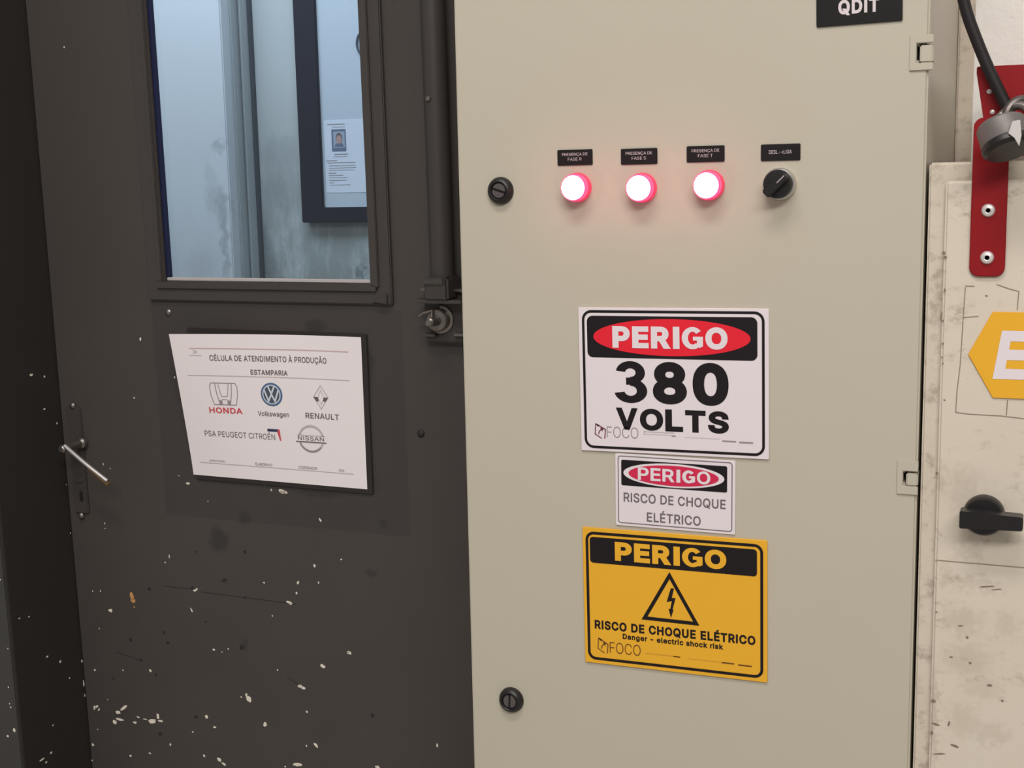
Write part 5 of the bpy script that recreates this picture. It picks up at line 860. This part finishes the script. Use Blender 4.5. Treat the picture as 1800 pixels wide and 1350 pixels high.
# ---- yellow hexagonal sticker
vx, vz = at(1702, 622, FACE, FY); tx, tz = at(1745, 548, FACE, FY); ux, uz = at(1745, 699, FACE, FY)
hh = (tz-uz)/2; cz_ = (tz+uz)/2; sd = .0455; cx_ = vx+sd
t = thing('hexagon_sign', 'yellow hexagonal plate with a white letter E on the scuffed box', 'sign', T(cx_, FY, cz_))
hx_ = [(-sd, 0), (-sd+(ux-vx), -hh), (sd-(ux-vx), -hh), (sd, 0), (sd-(tx-vx), hh), (-sd+(tx-vx), hh)]
obj('plate', G().prism(hx_, -.0016, -.0003), M_SIGNY, t, bevel=.0004)
e0 = at(1753, 625, FACE, FY)[0]-cx_; ez1 = at(1775, 581, FACE, FY)[1]-cz_; ez0 = at(1765, 666, FACE, FY)[1]-cz_
g = G(); letters(g, 'E', e0, e0+.0265, ez0, ez1, -.0019, .034, .15); obj('lettering', g, M_SIGNW, t, solid=False)

# ---- red hasp strap
x0, z1 = at(1710, 207, FACE, -.009); x1, _ = at(1774, 207, FACE, -.009); xb0, zb = at(1705, 486, FACE, -.009); xb1, _ = at(1768, 486, FACE, -.009)
sx0, sx1 = (x0+xb0)/2, (x1+xb1)/2; zc = (z1+zb)/2; sc = (sx0+sx1)/2
t = thing('hasp_strap', 'red steel strap riveted to the top of the scuffed box', 'hasp', T(sc, FY, zc))
w2 = (sx1-sx0)/2; h2 = (z1-zb)/2
hole = rrect(-.006, .008, h2-.017, h2-.004, .004, 6)
g = G(); g.ringprism(rrect(-w2, w2, -h2, h2, .0085, 6), hole, -.0034, -.0003); obj('strap', g, M_REDSTEEL, t, bevel=.0008)
for (px, py) in ((1737, 370), (1735, 453)):
    x, z = at(px, py, FACE, -.010)
    rv_ = obj('rivet', G().lathe([(.0060, -.0034), (.0059, -.0044), (.0048, -.0058), (.0026, -.0064), (.0021, -.0062), (.0020, -.0045), (0, -.0045)], 24, x-sc, z-zc), M_RIVET, t, smooth=True)
    obj('rivet_hole', G().lathe([(.00195, -.0050), (0, -.0050)], 16, x-sc, z-zc), M_HOLE, rv_, solid=False)

# ---- red bracket plate behind the strap, bent back to the wall along its top
PY = .004
a = at(1717, 117, FACE, PY); b = at(1729, 212, FACE, PY); zt = a[1]; wR = .035
px0 = a[0]; bcx = (px0+wR)/2
t = thing('bracket_plate', 'tapered red steel plate behind the padlock at the top right', 'bracket', T(bcx, PY, zt))
lip = .012
pts = [(px0-bcx, 0), (px0-bcx, -.006), (b[0]-bcx, b[1]-zt), (b[0]-bcx+.004, 1.466-zt), (-(b[0]-bcx)-.004, 1.466-zt), (-(b[0]-bcx), b[1]-zt), (-(px0-bcx), -.006), (-(px0-bcx), 0)]
obj('plate', G().prism(pts, 0, .003), M_REDSTEEL, t, bevel=.0008)
obj('arm', G().box(px0-bcx+.004, -(px0-bcx)-.004, .0028, .3555, -.0032, -.0002), M_REDSTEEL, t)
for (px, py) in ((1739, 161), (1744.5, 197)):
    x, z = at(px, py, FACE, PY)
    obj('rivet', G().lathe([(.0023, -.0001), (.0020, -.0010), (0, -.0014)], 14, x-bcx, z-zt), M_RIVET, t, smooth=True)

# ---- padlock hanging through the strap, its black base turned towards the viewer
kx_, kz_ = at(1773, 261, FACE, -.050)
ax = Vector((-.30, .40, .87)).normalized()                              # from the base up to the shackle
rot = Vector((0, 1, 0)).rotation_difference(ax).to_matrix().to_4x4()
t = thing('padlock', 'grey padlock with a black base hanging from the red strap', 'padlock', T(kx_, -.050, kz_))
M_LOCK = mat('grey_padlock_steel', (116, 110, 106), 0.5, 0.35, var=0.1, scale=150)
obj('lock_body', G().lathe([(.0, .0015), (.0205, .0015), (.0215, .003), (.0215, .022), (.0195, .0245), (0, .025)], 40).xf(rot), M_LOCK, t, smooth=True)
obj('lock_base', G().lathe([(0, -.0035), (.0185, -.0030), (.0218, -.0002), (.0220, .0040), (.0213, .0055)], 40).xf(rot), M_BLACKP, t, smooth=True)
lock_glint = G(); lock_glint.prism([(-.003, .009), (.003, .010), (.0045, -.003), (.0030, -.012), (-.001, -.005), (-.006, -.001)], -.0008, .0008)
x, z = at(1786, 232, FACE, -.068); obj('padlock_highlight', lock_glint.xf(T(x-kx_, -.020, z-kz_)), M_RIVET, t, bevel=.0003)  # bright wedge shaped as the white highlight on the lock's chrome part
top = ax*.024
sh_ = [Vector(p) for p in ()]
l0 = at(1750, 222, FACE, -.030); l1 = at(1757, 206, FACE, -.024); l2 = at(1785, 186, FACE, -.024); l3 = at(1808, 195, FACE, -.030); l4 = at(1802, 235, FACE, -.036)
path = [Vector((l0[0]-kx_, .014, l0[1]-kz_)), Vector((l1[0]-kx_, .026, l1[1]-kz_)), Vector((l2[0]-kx_, .026, l2[1]-kz_)), Vector((l3[0]-kx_, .020, l3[1]-kz_)), Vector((l4[0]-kx_, .012, l4[1]-kz_)), top+Vector((.010, -.004, 0))]
path = [top+Vector((-.010, -.004, -.002))]+path
obj('shackle', G().tube(spline(path, 6), .0040, 12), M_STEEL, t, smooth=True)
# loose link ring behind the shackle
c = at(1797, 206, FACE, -.020)
R2 = Matrix.Rotation(.5, 4, 'Z') @ Matrix.Rotation(.25, 4, 'Y')
ring = G().tube([R2 @ Vector((.0150*math.cos(a), 0, .0150*math.sin(a))) for a in [2*PI*k/28 for k in range(29)]], .0042, 10, False)
tag(obj('link_ring', ring, M_BRASSY, None, T(c[0], -.019, c[1]), smooth=True), 'tarnished steel link ring beside the padlock at the frame edge', 'ring')

# ---- black cable
cp = []
for (px, py) in ((1676, -120), (1680, -75), (1686, -35), (1694, 0), (1702, 30), (1714, 63), (1730, 103), (1747, 141), (1768, 184), (1776, 202)):
    x, z = at(px, py, FACE, -.008); cp.append(Vector((x, -.008, z)))
cp[-1].y = -.010
d = (cp[0]-cp[1]).normalized()
cp = [Vector((cp[0].x-.006, .345, 2.02)), Vector((cp[0].x-.006, .25, 2.01)), Vector((cp[0].x-.006, .10, 1.95)), cp[0]+Vector((-.005, .012, .12))] + cp
tag(obj('cable', G().tube(spline(cp, 6), .0052, 14), M_CABLE, None, smooth=True), 'black cable hanging down across the white wall to the padlock', 'cable')

for o in bpy.data.objects:
    if o.type == 'MESH' and o.name.startswith(('wall_', 'floor', 'ceiling', 'trim_')) and not o.parent: o['kind'] = 'structure'
